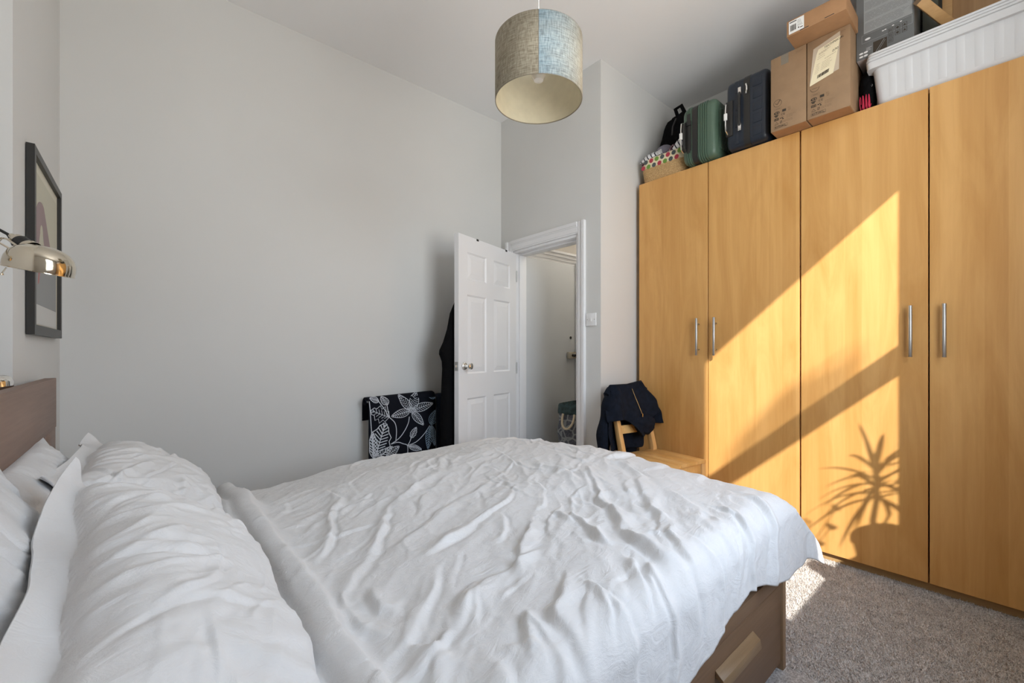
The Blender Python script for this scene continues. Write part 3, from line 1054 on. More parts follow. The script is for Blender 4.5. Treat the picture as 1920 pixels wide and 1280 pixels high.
# ---- pillows
def pillow(name, label, centre, theta, A, B, Tn, seed, yaw=0.0, roll=0.0, flap=.05, mat='pillow', sag=0.0, flat=2.6, n=170, round_=.10):
    u = np.linspace(-1, 1, n)
    U, V = np.meshgrid(u, u, indexing='ij')
    fw = flap / A * (1 + .45 * pnoise(V * 2.6 + seed, V * 0 + .3, seed + 60) + .05 * pnoise(V * 7, V * 0 + .6, seed + 61))   # open-end flange on the headboard side
    Uc = np.clip((U + 1 - fw) / (2 - fw) * 2 - 1, -1, 1)
    fl = 1 - sstep((U + 1) / (fw + 1e-6), 0, 1) if flap else U * 0
    prof = (np.maximum(1 - np.abs(Uc) ** flat, 0) * np.maximum(1 - np.abs(V) ** flat, 0)) ** .5
    x = A * U * (1 - .06 * (1 - V ** 2) * np.abs(U) ** 3) * np.where(U > 0, 1 - round_ * np.abs(V) ** 5, 1 - .25 * round_ * np.abs(V) ** 5)
    y = B * V * (1 - .05 * (1 - U ** 2) * np.abs(V) ** 3) * (1 - .5 * round_ * np.maximum(U, 0) ** 5)
    x = x + .018 * fl * pnoise(y * 3.5 + seed, x * 0 + .3, seed + 40)
    T0 = Tn * prof + .0022
    F = []
    rr = random.Random(seed)
    for i in range(46):
        side = rr.choice((0, 1, 2, 3, 3, 4, 4, 4))
        if side == 0:
            x0, y0, a = -A * .78, rr.uniform(-B, B), rr.gauss(.3, .35)
        elif side == 1:
            x0, y0, a = A * .9, rr.uniform(-B, B), PI + rr.gauss(0, .5)
        elif side == 2:
            x0, y0, a = rr.uniform(-A, A), B * .9, -PI / 2 + rr.gauss(0, .5)
        elif side == 3:
            x0, y0, a = rr.uniform(-A, A), -B * .9, PI / 2 + rr.gauss(-.3, .5)
        else:
            x0, y0, a = rr.uniform(-A, A) * .7, rr.uniform(-B, B) * .7, rr.uniform(.2, 1.3)
        L = rr.uniform(.07, .26)
        F.append((x0, y0, x0 + L * math.cos(a), y0 + L * math.sin(a), rr.uniform(.006, .016), rr.uniform(-.0055, .0085), rr.uniform(-.2, .2)))
    W = fold_field(x, y, F) + .018 * fbm(x * 4.2 + seed, y * 4.2, seed, 2) + .0018 * fbm(x * 26, y * 26, seed + 9, 2)
    wq = x + .03 * pnoise(x * 6, y * 6, seed + 30)
    wr_ = y + .03 * pnoise(x * 6, y * 6, seed + 31)
    rid = np.maximum(1 - np.abs(pnoise((wq + wr_ * .8) * 4.5, (wr_ - wq * .8) * 12, seed + 3)) * 2.2, 0) ** 2
    rid2 = np.maximum(1 - np.abs(pnoise((wq + wr_ * .6) * 10, (wr_ - wq * .6) * 22, seed + 4)) * 2.2, 0) ** 2
    W = W + (.0065 * rid + .0025 * rid2) * (.4 + .8 * sstep(pnoise(x * 5, y * 5, seed + 33), -.2, .3))
    edge = sstep(prof, .02, .30)
    bend = fl * (.050 * pnoise(y * 3.2, y * 0 + .4, seed + 5) + .012 * pnoise(y * 9, x * 5, seed + 6) - .008 + .030 * np.abs(V) ** 6)
    zc = bend - sag * (np.abs(V) ** 2)
    zt = zc + T0 + W * edge + .0015 * (1 - edge) * pnoise(x * 40, y * 40, seed + 12)
    zb = zc - T0 * .8
    M = Matrix.Translation(centre) @ Matrix.Rotation(yaw, 4, 'Z') @ Matrix.Rotation(theta, 4, 'Y') @ Matrix.Rotation(roll, 4, 'X')
    mb = MB().grid(x, y, zt)
    k = len(mb.v)
    mb.grid(x, y, zb)
    idx = lambda i, j: i * n + j
    rim = [(i, 0) for i in range(n)] + [(n - 1, j) for j in range(1, n)] + [(i, n - 1) for i in range(n - 2, -1, -1)] + [(0, j) for j in range(n - 2, 0, -1)]
    for a in range(len(rim)):
        p, q = rim[a], rim[(a + 1) % len(rim)]
        mb.f.append((idx(*p), idx(*q), k + idx(*q), k + idx(*p)))
    mb.xf(M)
    o = mb.build(name, MAT[mat], angle=80)
    tag(o, label, 'pillow', 'white pillows on the bed')
    return o


pillow('pillow', 'large white pillow in the foreground, leaning on the pillow behind it', (.030, .950, .672), math.radians(33), .205, .410, .088, 3, yaw=.12, roll=.15, mat='pillow', flap=.055, round_=.21)
pillow('pillow', 'white pillow lying in front on the far side of the bed', (.000, 1.81, .668), math.radians(34), .222, .350, .085, 8, yaw=-.04, mat='pillow', flap=.055)
pillow('pillow', 'white pillow propped upright on the headboard, nearest the lamp', (-.165, .93, .672), math.radians(66), .220, .40, .058, 14, yaw=.03, roll=.08, mat='pillow_back', flap=.0, flat=2.2, round_=.05)
pillow('pillow', 'white pillow propped on the headboard at the far side', (-.168, 1.66, .640), math.radians(64), .215, .38, .052, 21, yaw=.0, mat='pillow_back', flap=.0, flat=2.2, round_=.05)

# ------------------------------------------------------------------ pendant lamp
LX, LY = 1.21, 1.25
pend = root('pendant_lamp', (LX, LY, 2.1), 'drum pendant lamp with woven linen shade hanging from the ceiling', 'lamp')
SR, SZ0, SZ1 = .1755, 2.112, 2.345
n = 96
m = MB()
a0 = math.atan2(-LY, -LX)        # seam faces the bed head and camera
for j, z in enumerate((SZ0, SZ1)):
    for i in range(n + 1):
        a = a0 + PI - 2 * PI * i / n * -1
        m.v.append((LX + SR * math.cos(a), LY + SR * math.sin(a), z))
m.f = [(i, i + 1, n + 1 + i + 1, n + 1 + i) for i in range(n)]
sh = m.build('shade', MAT['linen'], pend, recalc=False, angle=80)
uvl = sh.data.uv_layers.new(name='UVMap')
for poly in sh.data.polygons:
    for li in poly.loop_indices:
        vi = sh.data.loops[li].vertex_index
        uvl.data[li].uv = ((vi % (n + 1)) / n, vi // (n + 1))
so = sh.modifiers.new('t', 'SOLIDIFY'); so.thickness = .0012; so.offset = 0
MB().lathe([(SR - .0022, SZ0 + .002), (SR - .0022, SZ1 - .002)], 96, (LX, LY, 0)).build('lining', MAT['shade_lining'], pend, recalc=False)
for z in (SZ0, SZ1):
    MB().tube([(LX + (SR - .001) * math.cos(2 * PI * i / 64), LY + (SR - .001) * math.sin(2 * PI * i / 64), z) for i in range(64)], .0018, 6, closed=True).build('rim', MAT['shade_edge'], pend)
ca_, sa_ = math.cos(a0), math.sin(a0)
MB().box(-.0008, .0010, -.0012, .0012, SZ0, SZ1).xf(Matrix.Translation((LX + SR * ca_, LY + SR * sa_, 0)) @ Matrix.Rotation(a0, 4, 'Z')).build('seam', MAT['shade_edge'], pend)
sp = MB().lathe([(.020, -.006), (.020, .006)], 20, (LX, LY, SZ1 - .03), cap0=True, cap1=True)
for k in range(3):
    a = k * 2 * PI / 3 + .3
    sp.tube([(LX + .015 * math.cos(a), LY + .015 * math.sin(a), SZ1 - .03), (LX + (SR - .003) * math.cos(a), LY + (SR - .003) * math.sin(a), SZ1 - .004)], .002, 6)
sp.build('spider', MAT['steel'], pend)
MB().lathe([(.004, .07), (.017, .065), (.021, .03), (.021, -.0), (.017, -.01)], 24, (LX, LY, SZ1 - .03), cap0=True).build('lamp_holder', MAT['plastic'], pend)
MB().lathe([(.014, .0), (.016, -.02), (.026, -.045), (.030, -.07), (.028, -.09), (.019, -.107), (.0005, -.113)], 28, (LX, LY, SZ0 + .190)).build('bulb', MAT['bulb'], pend)
MB().tube([(LX, LY, SZ1 + .0), (LX, LY, CEIL - .02)], .0028, 8).build('cord', MAT['plastic'], pend)
MB().lathe([(.045, 0), (.043, -.02), (.015, -.035), (.004, -.037)], 32, (LX, LY, CEIL)).build('ceiling_rose', MAT['plastic'], pend)

# ------------------------------------------------------------------ picture on the headboard wall
pic = root('framed_picture', (XH, 2.4, 1.15), 'tall black framed abstract print on the headboard wall', 'picture')
FY0, FY1, FZ0, FZ1 = 2.10, 2.70, 1.155, 1.785
xb, xf = XH + .002, XH + .022
fwid = .026
m = MB()
m.box(xb, xf, FY0, FY0 + fwid, FZ0, FZ1).box(xb, xf, FY1 - fwid, FY1, FZ0, FZ1)
m.box(xb, xf, FY0 + fwid, FY1 - fwid, FZ0, FZ0 + fwid * 1.3).box(xb, xf, FY0 + fwid, FY1 - fwid, FZ1 - fwid, FZ1)
m.build('frame', MAT['picture_frame'], pic, smooth=False)
MB().box(xb, XH + .010, FY0 + fwid, FY1 - fwid, FZ0 + fwid, FZ1 - fwid).build('mat_board', MAT['mat_board'], pic, smooth=False)
ay0, ay1, az0, az1 = FY0 + .06, FY1 - .06, FZ0 + .06, FZ1 - .06
xa = XH + .0102
MB().box(xa, xa + .0006, ay0, ay1, az0 + .235, az1).build('cream_field', MAT['art_cream'], pic, smooth=False)
MB().box(xa, xa + .0006, ay0, ay1, az0 + .05, az0 + .2345).build('grey_field', MAT['art_grey'], pic, smooth=False)
MB().box(xa, xa + .0006, ay0, ay1, az0 - .02, az0 + .0495).build('white_field', MAT['art_white'], pic, smooth=False)
pr = Print((xa + .0006, ay0, az0), (0, 1, 0), (0, 0, 1), .0003)
outer = [(.09 + .11 * math.cos(t), .36 + .10 * math.sin(t)) for t in np.linspace(PI, 0, 20)]
arch = [(.03, .235)] + [(.15 - .12 * math.cos(t), .34 + .085 * math.sin(t)) for t in np.linspace(0, PI * .62, 18)] + [(.40, .235)] + [(.22, .235)] + [(.15 + .03 * math.cos(t), .31 + .035 * math.sin(t)) for t in np.linspace(0, PI, 10)] + [(.08, .235)]
pr.poly(arch).build('mauve_shape', MAT['art_mauve'], pic)
pr = Print((xa + .0006, ay0, az0), (0, 1, 0), (0, 0, 1), .0003)
pr.poly([(.10, .232), (.14, .232), (.10, .13), (.075, .12)]).build('red_shape', MAT['art_red'], pic)
pr = Print((xa + .0006, ay0, az0), (0, 1, 0), (0, 0, 1), .0003)
pr.line([(.20, .225), (.22, .19), (.25, .22), (.28, .18), (.31, .215)], .006).build('line_drawing', MAT['art_cream'], pic)

# ------------------------------------------------------------------ reading lamp
lam = root('reading_lamp', (-.192, 1.500, 1.288), 'polished nickel reading lamp with dome shade beside the picture', 'lamp', rotz=CAM_YAW - PI / 2)
lam.scale = (.87, .87, .87)
tilt = Matrix.Rotation(math.radians(11), 4, 'Y')
prof = [(.0690, 0), (.0700, .012), (.0685, .028), (.0630, .044), (.0525, .057), (.037, .066), (.020, .0705), (.004, .0715)]
inner = [(r - .0015 if r > .006 else .002, z - .0015 if z > .002 else 0) for r, z in prof][::-1]
MB().lathe(prof + inner, 56).xf(tilt).build('shade', MAT['nickel'], lam, world=False, angle=60)
MB().tube([tuple(tilt @ Vector((.069 * math.cos(2 * PI * i / 56), .069 * math.sin(2 * PI * i / 56), .0))) for i in range(56)], .0014, 6, closed=True).build('rim', MAT['nickel'], lam, world=False)
# socket on the upper left shoulder of the shade
sx = Vector((-.026, 0, .062)); sd = Vector((-.62, 0, .46)).normalized()
MB().lathe([(.025, -.006), (.0235, .006), (.020, .011)], 28, sx, sd, cap1=True).build('collar', MAT['nickel'], lam, world=False)
MB().lathe([(.0185, .011), (.020, .022), (.0195, .032), (.017, .036)], 28, sx, sd, cap1=True).build('socket', MAT['black'], lam, world=False)
MB().lathe([(.0165, .036), (.0155, .045), (.008, .050), (.0065, .062)], 28, sx, sd, cap1=True).build('socket_cap', MAT['nickel'], lam, world=False)
# fork rods
MB().tube([(-.028, -.024, .062), (-.040, -.026, .071), (-.056, -.026, .082), (-.075, -.022, .086), (-.092, -.014, .080), (-.11, 0, .086)], .0026, 8).build('fork_rod', MAT['nickel'], lam, world=False)
MB().tube([(-.055, .024, .030), (-.066, .026, .040), (-.080, .026, .052), (-.095, .018, .064), (-.11, 0, .080)], .0026, 8).build('fork_rod', MAT['nickel'], lam, world=False)
MB().tube([(-.073, 0, .085), (-.085, 0, .102), (-.105, -.02, .120), (-.15, -.06, .118), (-.19, -.12, .112)], .004, 8).build('flex', MAT['black'], lam, world=False)
MB().tube([(-.048, -.035, .004), (-.058, -.037, -.012)], .0018, 8).lathe([(.0005, -.003), (.0045, -.0025), (.005, .001), (.0005, .003)], 14, (-.0585, -.0372, -.013)).build('switch_pin', MAT['nickel'], lam, world=False)
inv = Matrix.Translation((-.192, 1.500, 1.288)) @ Matrix.Rotation(CAM_YAW - PI / 2, 4, 'Z') @ Matrix.Scale(.87, 4)
wp = inv.inverted() @ Vector((-.4995, 1.46, 1.39))
wd = inv.inverted().to_3x3() @ Vector((1, 0, 0))
MB().tube([(-.11, 0, .083), tuple(wp + Vector((.02, .02, 0)))], .0065, 12).build('arm', MAT['nickel'], lam, world=False)
MB().lathe([(.045, 0), (.043, .012), (.015, .018), (.013, .03), (.0005, .031)], 32, wp, wd).build('wall_mount', MAT['nickel'], lam, world=False)
ob2 = MB().lathe([(.038, -.035), (.042, -.028), (.042, .026), (.037, .040), (.022, .046), (.0005, .047)], 36, (-.327, 1.848, .988)).build('chrome_lamp_base', MAT['chrome'], angle=60)
tag(ob2, 'small rounded chrome lamp base peeking over the headboard', 'lamp base')
struct(MB().box(-.50, -.279, 1.70, 1.93, .90, .953).build('trim_2', MAT['gloss'], bevel=.003))

# ------------------------------------------------------------------ things on the wardrobes
ZT = WTOP + .001


def rrect(hx, hz, r, n=6):
    """rounded rectangle points in a plane, centred"""
    pts = []
    for cx_, cz_, a in ((hx - r, hz - r, 0), (-hx + r, hz - r, PI / 2), (-hx + r, -hz + r, PI), (hx - r, -hz + r, 1.5 * PI)):
        for i in range(n + 1):
            t = a + PI / 2 * i / n
            pts.append((cx_ + r * math.cos(t), cz_ + r * math.sin(t)))
    return pts


def shell_half(c, hx, hz, y0, y1, r, e, dome):
    """half of a hard case: rounded-rect rings from the seam y0 to the broad face y1"""
    sgn = 1 if y1 > y0 else -1
    rings = []
    D = abs(y1 - y0)
    for t in list(np.linspace(0, 1, 4)):
        rings.append((y0 + sgn * (D - e) * t, 0.0))
    for k in range(1, 6):
        a = PI / 2 * k / 5
        rings.append((y0 + sgn * (D - e + e * math.sin(a)), e * (1 - math.cos(a))))
    m = MB()
    P = []
    for y, ins in rings:
        P.append([(c[0] + x, y, c[2] + z) for x, z in rrect(hx - ins, hz - ins, max(r - ins * .6, .012))])
    n = len(P[0])
    v = [p for ring in P for p in ring]
    f = [(j * n + i, j * n + (i + 1) % n, (j + 1) * n + (i + 1) % n, (j + 1) * n + i) for j in range(len(P) - 1) for i in range(n)]
    f.append(tuple((len(P) - 1) * n + i for i in range(n)))
    m.add(v, f)
    return m


def hoop(c, hx, hz, r, y0, y1, t):
    """raised band running round the case"""
    a = [(c[0] + x, c[2] + z) for x, z in rrect(hx, hz, r)]
    b_ = [(c[0] + x, c[2] + z) for x, z in rrect(hx + t, hz + t, r + t)]
    n = len(a)
    m = MB()
    v = [(x, y0, z) for x, z in a] + [(x, y0 + .001, z) for x, z in b_] + [(x, y1 - .001, z) for x, z in b_] + [(x, y1, z) for x, z in a]
    f = [(j * n + i, j * n + (i + 1) % n, (j + 1) * n + (i + 1) % n, (j + 1) * n + i) for j in range(3) for i in range(n)]
    m.add(v, f)
    return m


def case_handle(parent, x, y, zc, L, out, mat, wy=.012):
    """grab handle standing off the narrow side facing -x"""
    pts = [(x, y, zc - L / 2), (x - out * .8, y, zc - L / 2 + .012), (x - out, y, zc - L / 4), (x - out, y, zc + L / 4), (x - out * .8, y, zc + L / 2 - .012), (x, y, zc + L / 2)]
    return MB().tube(pts, wy * .5, 8).build('handle', mat, parent)


# green cabin case
gc = (2.885, 1.285, ZT + .189)
gy0, gym0, gym1, gy1 = 1.182, 1.298, 1.330, 1.400
g = root('suitcase', (2.885, 1.285, ZT), 'green ribbed hard-shell suitcase standing beside the wicker basket', 'suitcase', group='suitcases on the wardrobe')
shell_half(gc, .235, .183, gym0, gy0, .045, .035, 0).build('shell', MAT['green'], g)
shell_half(gc, .235, .183, gym1, gy1, .045, .035, 0).build('shell', MAT['green'], g)
hoop(gc, .2335, .1815, .044, gym0 - .002, gym1 + .002, .0035).build('zip_band', MAT['rubber'], g)
for y in (1.286, 1.272, 1.258, 1.244):
    hoop(gc, .2340, .1820, .0445, y - .0042, y + .0042, .0055).build('rib', MAT['green'], g)
gdark = simple('green_groove_shade', (.030, .052, .036), .5)  # darker green bands, painted shade between the ribs
for y in (1.293, 1.279, 1.265, 1.251, 1.237, 1.338, 1.352, 1.366):
    hoop(gc, .2340, .1820, .0445, y - .0016, y + .0016, .0022).build('groove_shade', gdark, g)
for y in (1.345, 1.359):
    hoop(gc, .2340, .1820, .0445, y - .0042, y + .0042, .0055).build('rib', MAT['green'], g)
for k in range(9):
    x = gc[0] - .175 + k * .018
    MB().box(x - .005, x + .005, gy0 - .0035, gy0 + .002, gc[2] - .125, gc[2] + .125).build('rib', MAT['green'], g, bevel=.002)
for k in range(9, 20):
    x = gc[0] - .175 + k * .018
    MB().box(x - .005, x + .005, gy0 - .0035, gy0 + .002, gc[2] - .125, gc[2] + .125).build('rib', MAT['green'], g, bevel=.002)
xe = gc[0] - .235
MB().box(xe - .006, xe + .002, 1.336, 1.396, gc[2] - .105, gc[2] + .085).build('handle_plate', MAT['rubber'], g, bevel=.004)
h = case_handle(g, xe - .004, 1.388, gc[2] - .01, .19, .030, MAT['chrome'], .009)
MB().box(xe - .042, xe - .030, 1.379, 1.397, gc[2] - .03, gc[2] + .012).build('handle_clip', MAT['label'], h, bevel=.003)
case_handle(g, xe - .004, 1.372, gc[2] - .01, .18, .022, MAT['rubber'], .014)
MB().box(xe - .009, xe - .006, 1.340, 1.362, gc[2] - .12, gc[2] + .13).build('strap', MAT['rubber'], g, bevel=.001)
MB().box(xe - .013, xe - .009, 1.335, 1.367, gc[2] + .055, gc[2] + .085).build('buckle', MAT['black'], g, bevel=.002)
pr = Print((gc[0] - .075, gy0 - .0036, gc[2] - .055), (0, 0, 1), (-1, 0, 0), .0006)
for k in range(6):
    pr.rect(k * .017, 0, .012, .003).rect(k * .017, .003, .004, .010)
pr.build('badge', MAT['black'], g)

# navy case
nc = (2.90, 1.01, ZT + .208)
ny0, nym0, nym1, ny1 = .895, .990, 1.022, 1.125
g = root('suitcase', (2.90, 1.01, ZT), 'dark navy hard-shell suitcase between green case and cardboard box', 'suitcase', group='suitcases on the wardrobe')
shell_half(nc, .245, .205, nym0, ny0, .04, .03, 0).build('shell', MAT['navy_shell'], g)
shell_half(nc, .245, .205, nym1, ny1, .04, .03, 0).build('shell', MAT['navy_shell'], g)
hoop(nc, .2435, .2035, .039, nym0 - .002, nym1 + .002, .0035).build('zip_band', MAT['rubber'], g)
xe = nc[0] - .245
for z in np.linspace(-.14, .14, 5):
    MB().box(xe - .0022, xe + .003, .925, .975, nc[2] + z - .026, nc[2] + z + .026).build('embossed_panel', MAT['navy_shell'], g, bevel=.0015)
for z in np.linspace(-.15, .15, 4):
    MB().box(xe - .0022, xe + .003, 1.050, 1.072, nc[2] + z - .035, nc[2] + z + .035).build('embossed_panel', MAT['navy_shell'], g, bevel=.0015)
MB().box(xe - .007, xe + .002, 1.082, 1.122, nc[2] - .125, nc[2] + .085).build('handle_plate', MAT['rubber'], g, bevel=.004)
h = case_handle(g, xe - .005, 1.112, nc[2] - .02, .18, .028, MAT['chrome'], .009)
MB().box(xe - .040, xe - .028, 1.103, 1.121, nc[2] - .035, nc[2] + .005).build('handle_clip', MAT['label'], h, bevel=.003)
h = case_handle(g, xe - .002, 1.040, nc[2] + .01, .21, .020, MAT['rubber'], .016)
for z in (-.105, .105):
    MB().box(xe - .020, xe - .001, 1.031, 1.049, nc[2] + .01 + z - .022, nc[2] + .01 + z + .022).build('bracket', MAT['chrome'], h, bevel=.003)
MB().tube([(xe - .008, 1.008, nc[2] + .145), (xe - .012, 1.002, nc[2] + .125), (xe - .012, 1.002, nc[2] + .105), (xe - .008, 1.008, nc[2] + .09)], .005, 8).build('zip_pull', MAT['chrome'], g)


# cardboard boxes
def printed_carton(name, label, x0, y0, y1, z0, z1, depth, covered):
    g = root(name, (x0 + depth / 2, (y0 + y1) / 2, z0), label, 'box', group='tall cardboard boxes')
    MB().box(x0, x0 + depth, y0, y1, z0, z1).build('carton', MAT['card'], g, bevel=.003, segs=2)
    MB().box(x0 + .004, x0 + depth - .004, y0 + .004, y1 - .004, z0 - .0006, z0 + .002).build('bottom_flap', MAT['card2'], g, smooth=False)
    O = (x0, y1, z0)
    w = y1 - y0

    def pr():
        return Print(O, (0, -1, 0), (0, 0, 1), .0007)
    if not covered:
        q = pr().ring(.034, .148, .019, .0016)
        q.line([(.024, .150), (.031, .141), (.046, .162)], .0032).build('check_emblem', MAT['ink'], g)
    else:
        pr().line([(.034 + .019 * math.cos(t), .152 + .019 * math.sin(t)) for t in np.linspace(PI, 2 * PI, 12)], .0016).line([(.022, .150), (.046, .150)], .0012).build('check_emblem', MAT['ink'], g)
    q = pr().frame(.018, .112, .036, .011, .0010)
    q.rect(.025, .1155, .022, .004).build('badge_print', MAT['ink_soft'], g)
    pr().ring(.030, .096, .012, .003, sx=1, sy=.55).disc(.032, .096, .004).poly([(.016, .096), (.024, .101), (.024, .091)]).build('symbol_print', MAT['ink'], g)
    pr().rect(.056, .092, .018, .013).build('symbol_print', MAT['ink'], g)
    pr().frame(.084, .094, .010, .014, .0012).line([(.082, .108), (.096, .094)], .0012).rect(.084, .089, .010, .002).build('symbol_print', MAT['ink_soft'], g)
    pr().rect(.018, .0805, .020, .005).rect(.022, .074, .012, .006).build('symbol_print', MAT['ink'], g)
    pr().text(.050, .074, 'CE', .016).build('symbol_print', MAT['ink'], g)
    pr().frame(.018, .055, .022, .012, .003).rect(.024, .055, .003, .012).rect(.031, .055, .003, .012).build('symbol_print', MAT['ink'], g)
    pr().line([(.046, .060), (.064, .064)], .0016).disc(.049, .061, .003).line([(.054, .067), (.060, .056)], .002).rect(.056, .052, .007, .005).build('symbol_print', MAT['ink'], g)
    pr().lines(.076, .068, .045, 4, .0048, .0012, 3).build('small_print', MAT['ink_soft'], g)
    pr().line([(.020, .034), (.029, .046), (.038, .034)], .0026, True).build('symbol_print', MAT['ink'], g)
    pr().frame(.046, .034, .009, .013, .0014).line([(.046, .034), (.055, .047)], .0012).build('symbol_print', MAT['ink'], g)
    pr().lines(.060, .044, .062, 3, .0046, .0011, 5).build('small_print', MAT['ink_soft'], g)
    for k in range(4):
        q = pr().frame(.018 + k * .016, .012, .0145, .014, .001)
        x = .018 + k * .016 + .00725
        if k == 0:
            q.poly([(x - .004, .018), (x + .004, .018), (x, .0235)]).rect(x - .0012, .0135, .0024, .005)
        elif k == 1:
            q.poly([(x - .004, .0235), (x + .004, .0235), (x, .018)]).rect(x - .0005, .0135, .001, .005)
        elif k == 2:
            q.poly([(x - .005, .018), (x + .005, .018), (x + .003, .022), (x - .003, .022)]).rect(x - .0005, .0135, .001, .005)
        else:
            q.rect(x - .004, .0135, .0015, .008).rect(x - .004, .0135, .008, .0015)
        q.build('symbol_print', MAT['ink'], g)
    pr().rect(w * .72, z1 - z0 - .020, .032, .0022).lines(w * .72, z1 - z0 - .026, .03, 1, .004, .0014, 8).build('small_print', MAT['ink_soft'], g)
    return g, pr


b1, pr1 = printed_carton('cardboard_box', 'tall brown cardboard box with tick emblem beside the navy suitcase', 2.610, .700, .866, ZT, 2.697, .42, False)
q = pr1(); q.poly([(.050, .345), (.086, .345), (.086, .3985), (.050, .3985)]).build('tape', MAT['tape'], b1)
b2, pr2 = printed_carton('cardboard_box', 'tall brown cardboard box with a cream delivery label', 2.610, .516, .696, ZT, 2.697, .42, True)
pl = Print((2.610, .696, ZT), (0, -1, 0), (0, 0, 1), .0010)
pl.poly([(.012, .175), (.135, .200), (.140, .385), (.028, .352)]).build('film_pouch', MAT['film'], b2)
# slightly skewed cream sheet with its print
sk = Print((2.610, .696, ZT), (0, -1, 0), (0, 0, 1), .0018)
sk.poly([(.012, .168), (.112, .192), (.142, .362), (.050, .340), (.042, .318)])
lab = sk.build('delivery_label', MAT['paper'], b2)
rt, up_ = Vector((0, -.97, .235)), Vector((0, -.17, .985))
lo = Vector((2.610, .696 - .016, ZT + .172))


def LP():
    return Print(lo, rt, up_, .0026)


LP().text(.032, .153, 'TECHNICAL', .0155).build('heading', MAT['ink'], lab)
LP().text(.075, .108, '070', .017).build('number', MAT['ink'], lab)
LP().lines(.012, .143, .055, 2, .006, .0016, 4).lines(.010, .127, .045, 2, .010, .0014, 6).lines(.045, .098, .055, 1, .006, .0016, 7).build('small_print', MAT['ink_soft'], lab)
LP().lines(.010, .090, .020, 6, .0085, .0012, 9).lines(.036, .085, .050, 5, .0085, .0011, 10).build('small_print', MAT['ink_soft'], lab)
LP().barcode(.026, .016, .050, .017, 5).build('barcode', MAT['ink'], lab)

tb = root('shoe_box', (2.70, .63, 2.698), 'flat brown cardboard box lying on the two tall boxes', 'box')
MB().box(2.488, 2.93, .507, .752, 2.6985, 2.776).build('carton', MAT['card2'], tb, bevel=.002)
MB().box(2.490, 2.93, .5075, .7515, 2.7765, 2.7785).build('lid_flap', MAT['card2'], tb, smooth=False)
for y in (.675, .572):
    q = Print((2.488, y, 2.704), (0, -1, 0), (0, 0, 1), .0007)
    q.rect(-.019, -.0015, .038, .0035).build('slot', MAT['black'], tb)
q = Print((2.488, .742, 2.707), (0, -1, 0), (0, 0, 1), .0009)
lb = q.rect(0, 0, .066, .064).build('white_label', MAT['label'], tb)


def WL():
    return Print((2.488, .742, 2.707), (0, -1, 0), (0, 0, 1), .0016)


WL().rect(.004, .054, .030, .0045).lines(.038, .052, .022, 3, .007, .0016, 2).build('small_print', MAT['ink'], lb)
WL().barcode(.006, .012, .026, .030, 3, 18).build('barcode', MAT['ink'], lb)
WL().lines(.038, .030, .022, 2, .006, .0016, 3).rect(.040, .012, .006, .006).rect(.049, .010, .012, .004).build('small_print', MAT['ink'], lb)

# white storage bin (long, its far end runs out of frame)
sb = root('storage_bin', (2.98, .1, ZT), 'long white plastic storage bin with stacked lids on the wardrobe', 'storage box')
by0, by1, bx0, bx1 = -.235, .440, 2.722, 3.22


def loop_rr(x0, x1, y0, y1, r, z, n=5):
    cx_, cy_ = (x0 + x1) / 2, (y0 + y1) / 2
    return [(cx_ + a, cy_ + b_, z) for a, b_ in rrect((x1 - x0) / 2, (y1 - y0) / 2, r, n)]


def loft(rings, cap0=True, cap1=True):
    n = len(rings[0])
    m = MB()
    v = [p for r in rings for p in r]
    f = [(j * n + i, j * n + (i + 1) % n, (j + 1) * n + (i + 1) % n, (j + 1) * n + i) for j in range(len(rings) - 1) for i in range(n)]
    if cap0:
        f.append(tuple(range(n - 1, -1, -1)))
    if cap1:
        f.append(tuple((len(rings) - 1) * n + i for i in range(n)))
    return m.add(v, f)


rings = []
for z, ins in ((0, .022), (.004, .012), (.012, .006), (.03, .003), (.185, -.012)):
    rings.append(loop_rr(bx0 + ins, bx1 - ins, by0 + ins, by1 - ins, .035, ZT + z))
loft(rings).build('tub', MAT['bin'], sb, angle=50)
for k in range(11):
    y = by0 + .050 + k * .056
    MB().add([(bx0 - .0115, y - .015, ZT + .182), (bx0 - .0115, y + .015, ZT + .182), (bx0 + .0035, y + .015, ZT + .03), (bx0 + .0035, y - .015, ZT + .03),
              (bx0 - .0135, y - .010, ZT + .182), (bx0 - .0135, y + .010, ZT + .182), (bx0 + .0015, y + .010, ZT + .032), (bx0 + .0015, y - .010, ZT + .032)],
             [(4, 5, 6, 7), (0, 4, 7, 3), (1, 2, 6, 5), (2, 3, 7, 6), (0, 1, 5, 4)]).build('rib', MAT['bin'], sb)
rz = [(.180, .030, .012), (.214, .034, .018), (.228, .031, .012), (.242, .029, .010)]
loft([loop_rr(bx0 - .030, bx1 + .030, by0 - .030, by1 + .030, .022, ZT + .180), loop_rr(bx0 - .033, bx1 + .033, by0 - .033, by1 + .033, .022, ZT + .212),
      loop_rr(bx0 - .026, bx1 + .026, by0 - .026, by1 + .026, .022, ZT + .215)]).build('rim', MAT['bin'], sb, angle=50)
for k in range(3):
    z = ZT + .2155 + k * .0145
    e_ = .033 - .003 * k
    loft([loop_rr(bx0 - e_ + .004, bx1 + e_ - .004, by0 - e_ + .004, by1 + e_ - .004, .020, z), loop_rr(bx0 - e_, bx1 + e_, by0 - e_, by1 + e_, .022, z + .002),
          loop_rr(bx0 - e_, bx1 + e_, by0 - e_, by1 + e_, .022, z + .011), loop_rr(bx0 - e_ + .006, bx1 + e_ - .006, by0 - e_ + .006, by1 + e_ - .006, .020, z + .014)]).build('lid', MAT['bin'], sb, angle=50)
ZB = ZT + .2155 + 2 * .0145 + .0145

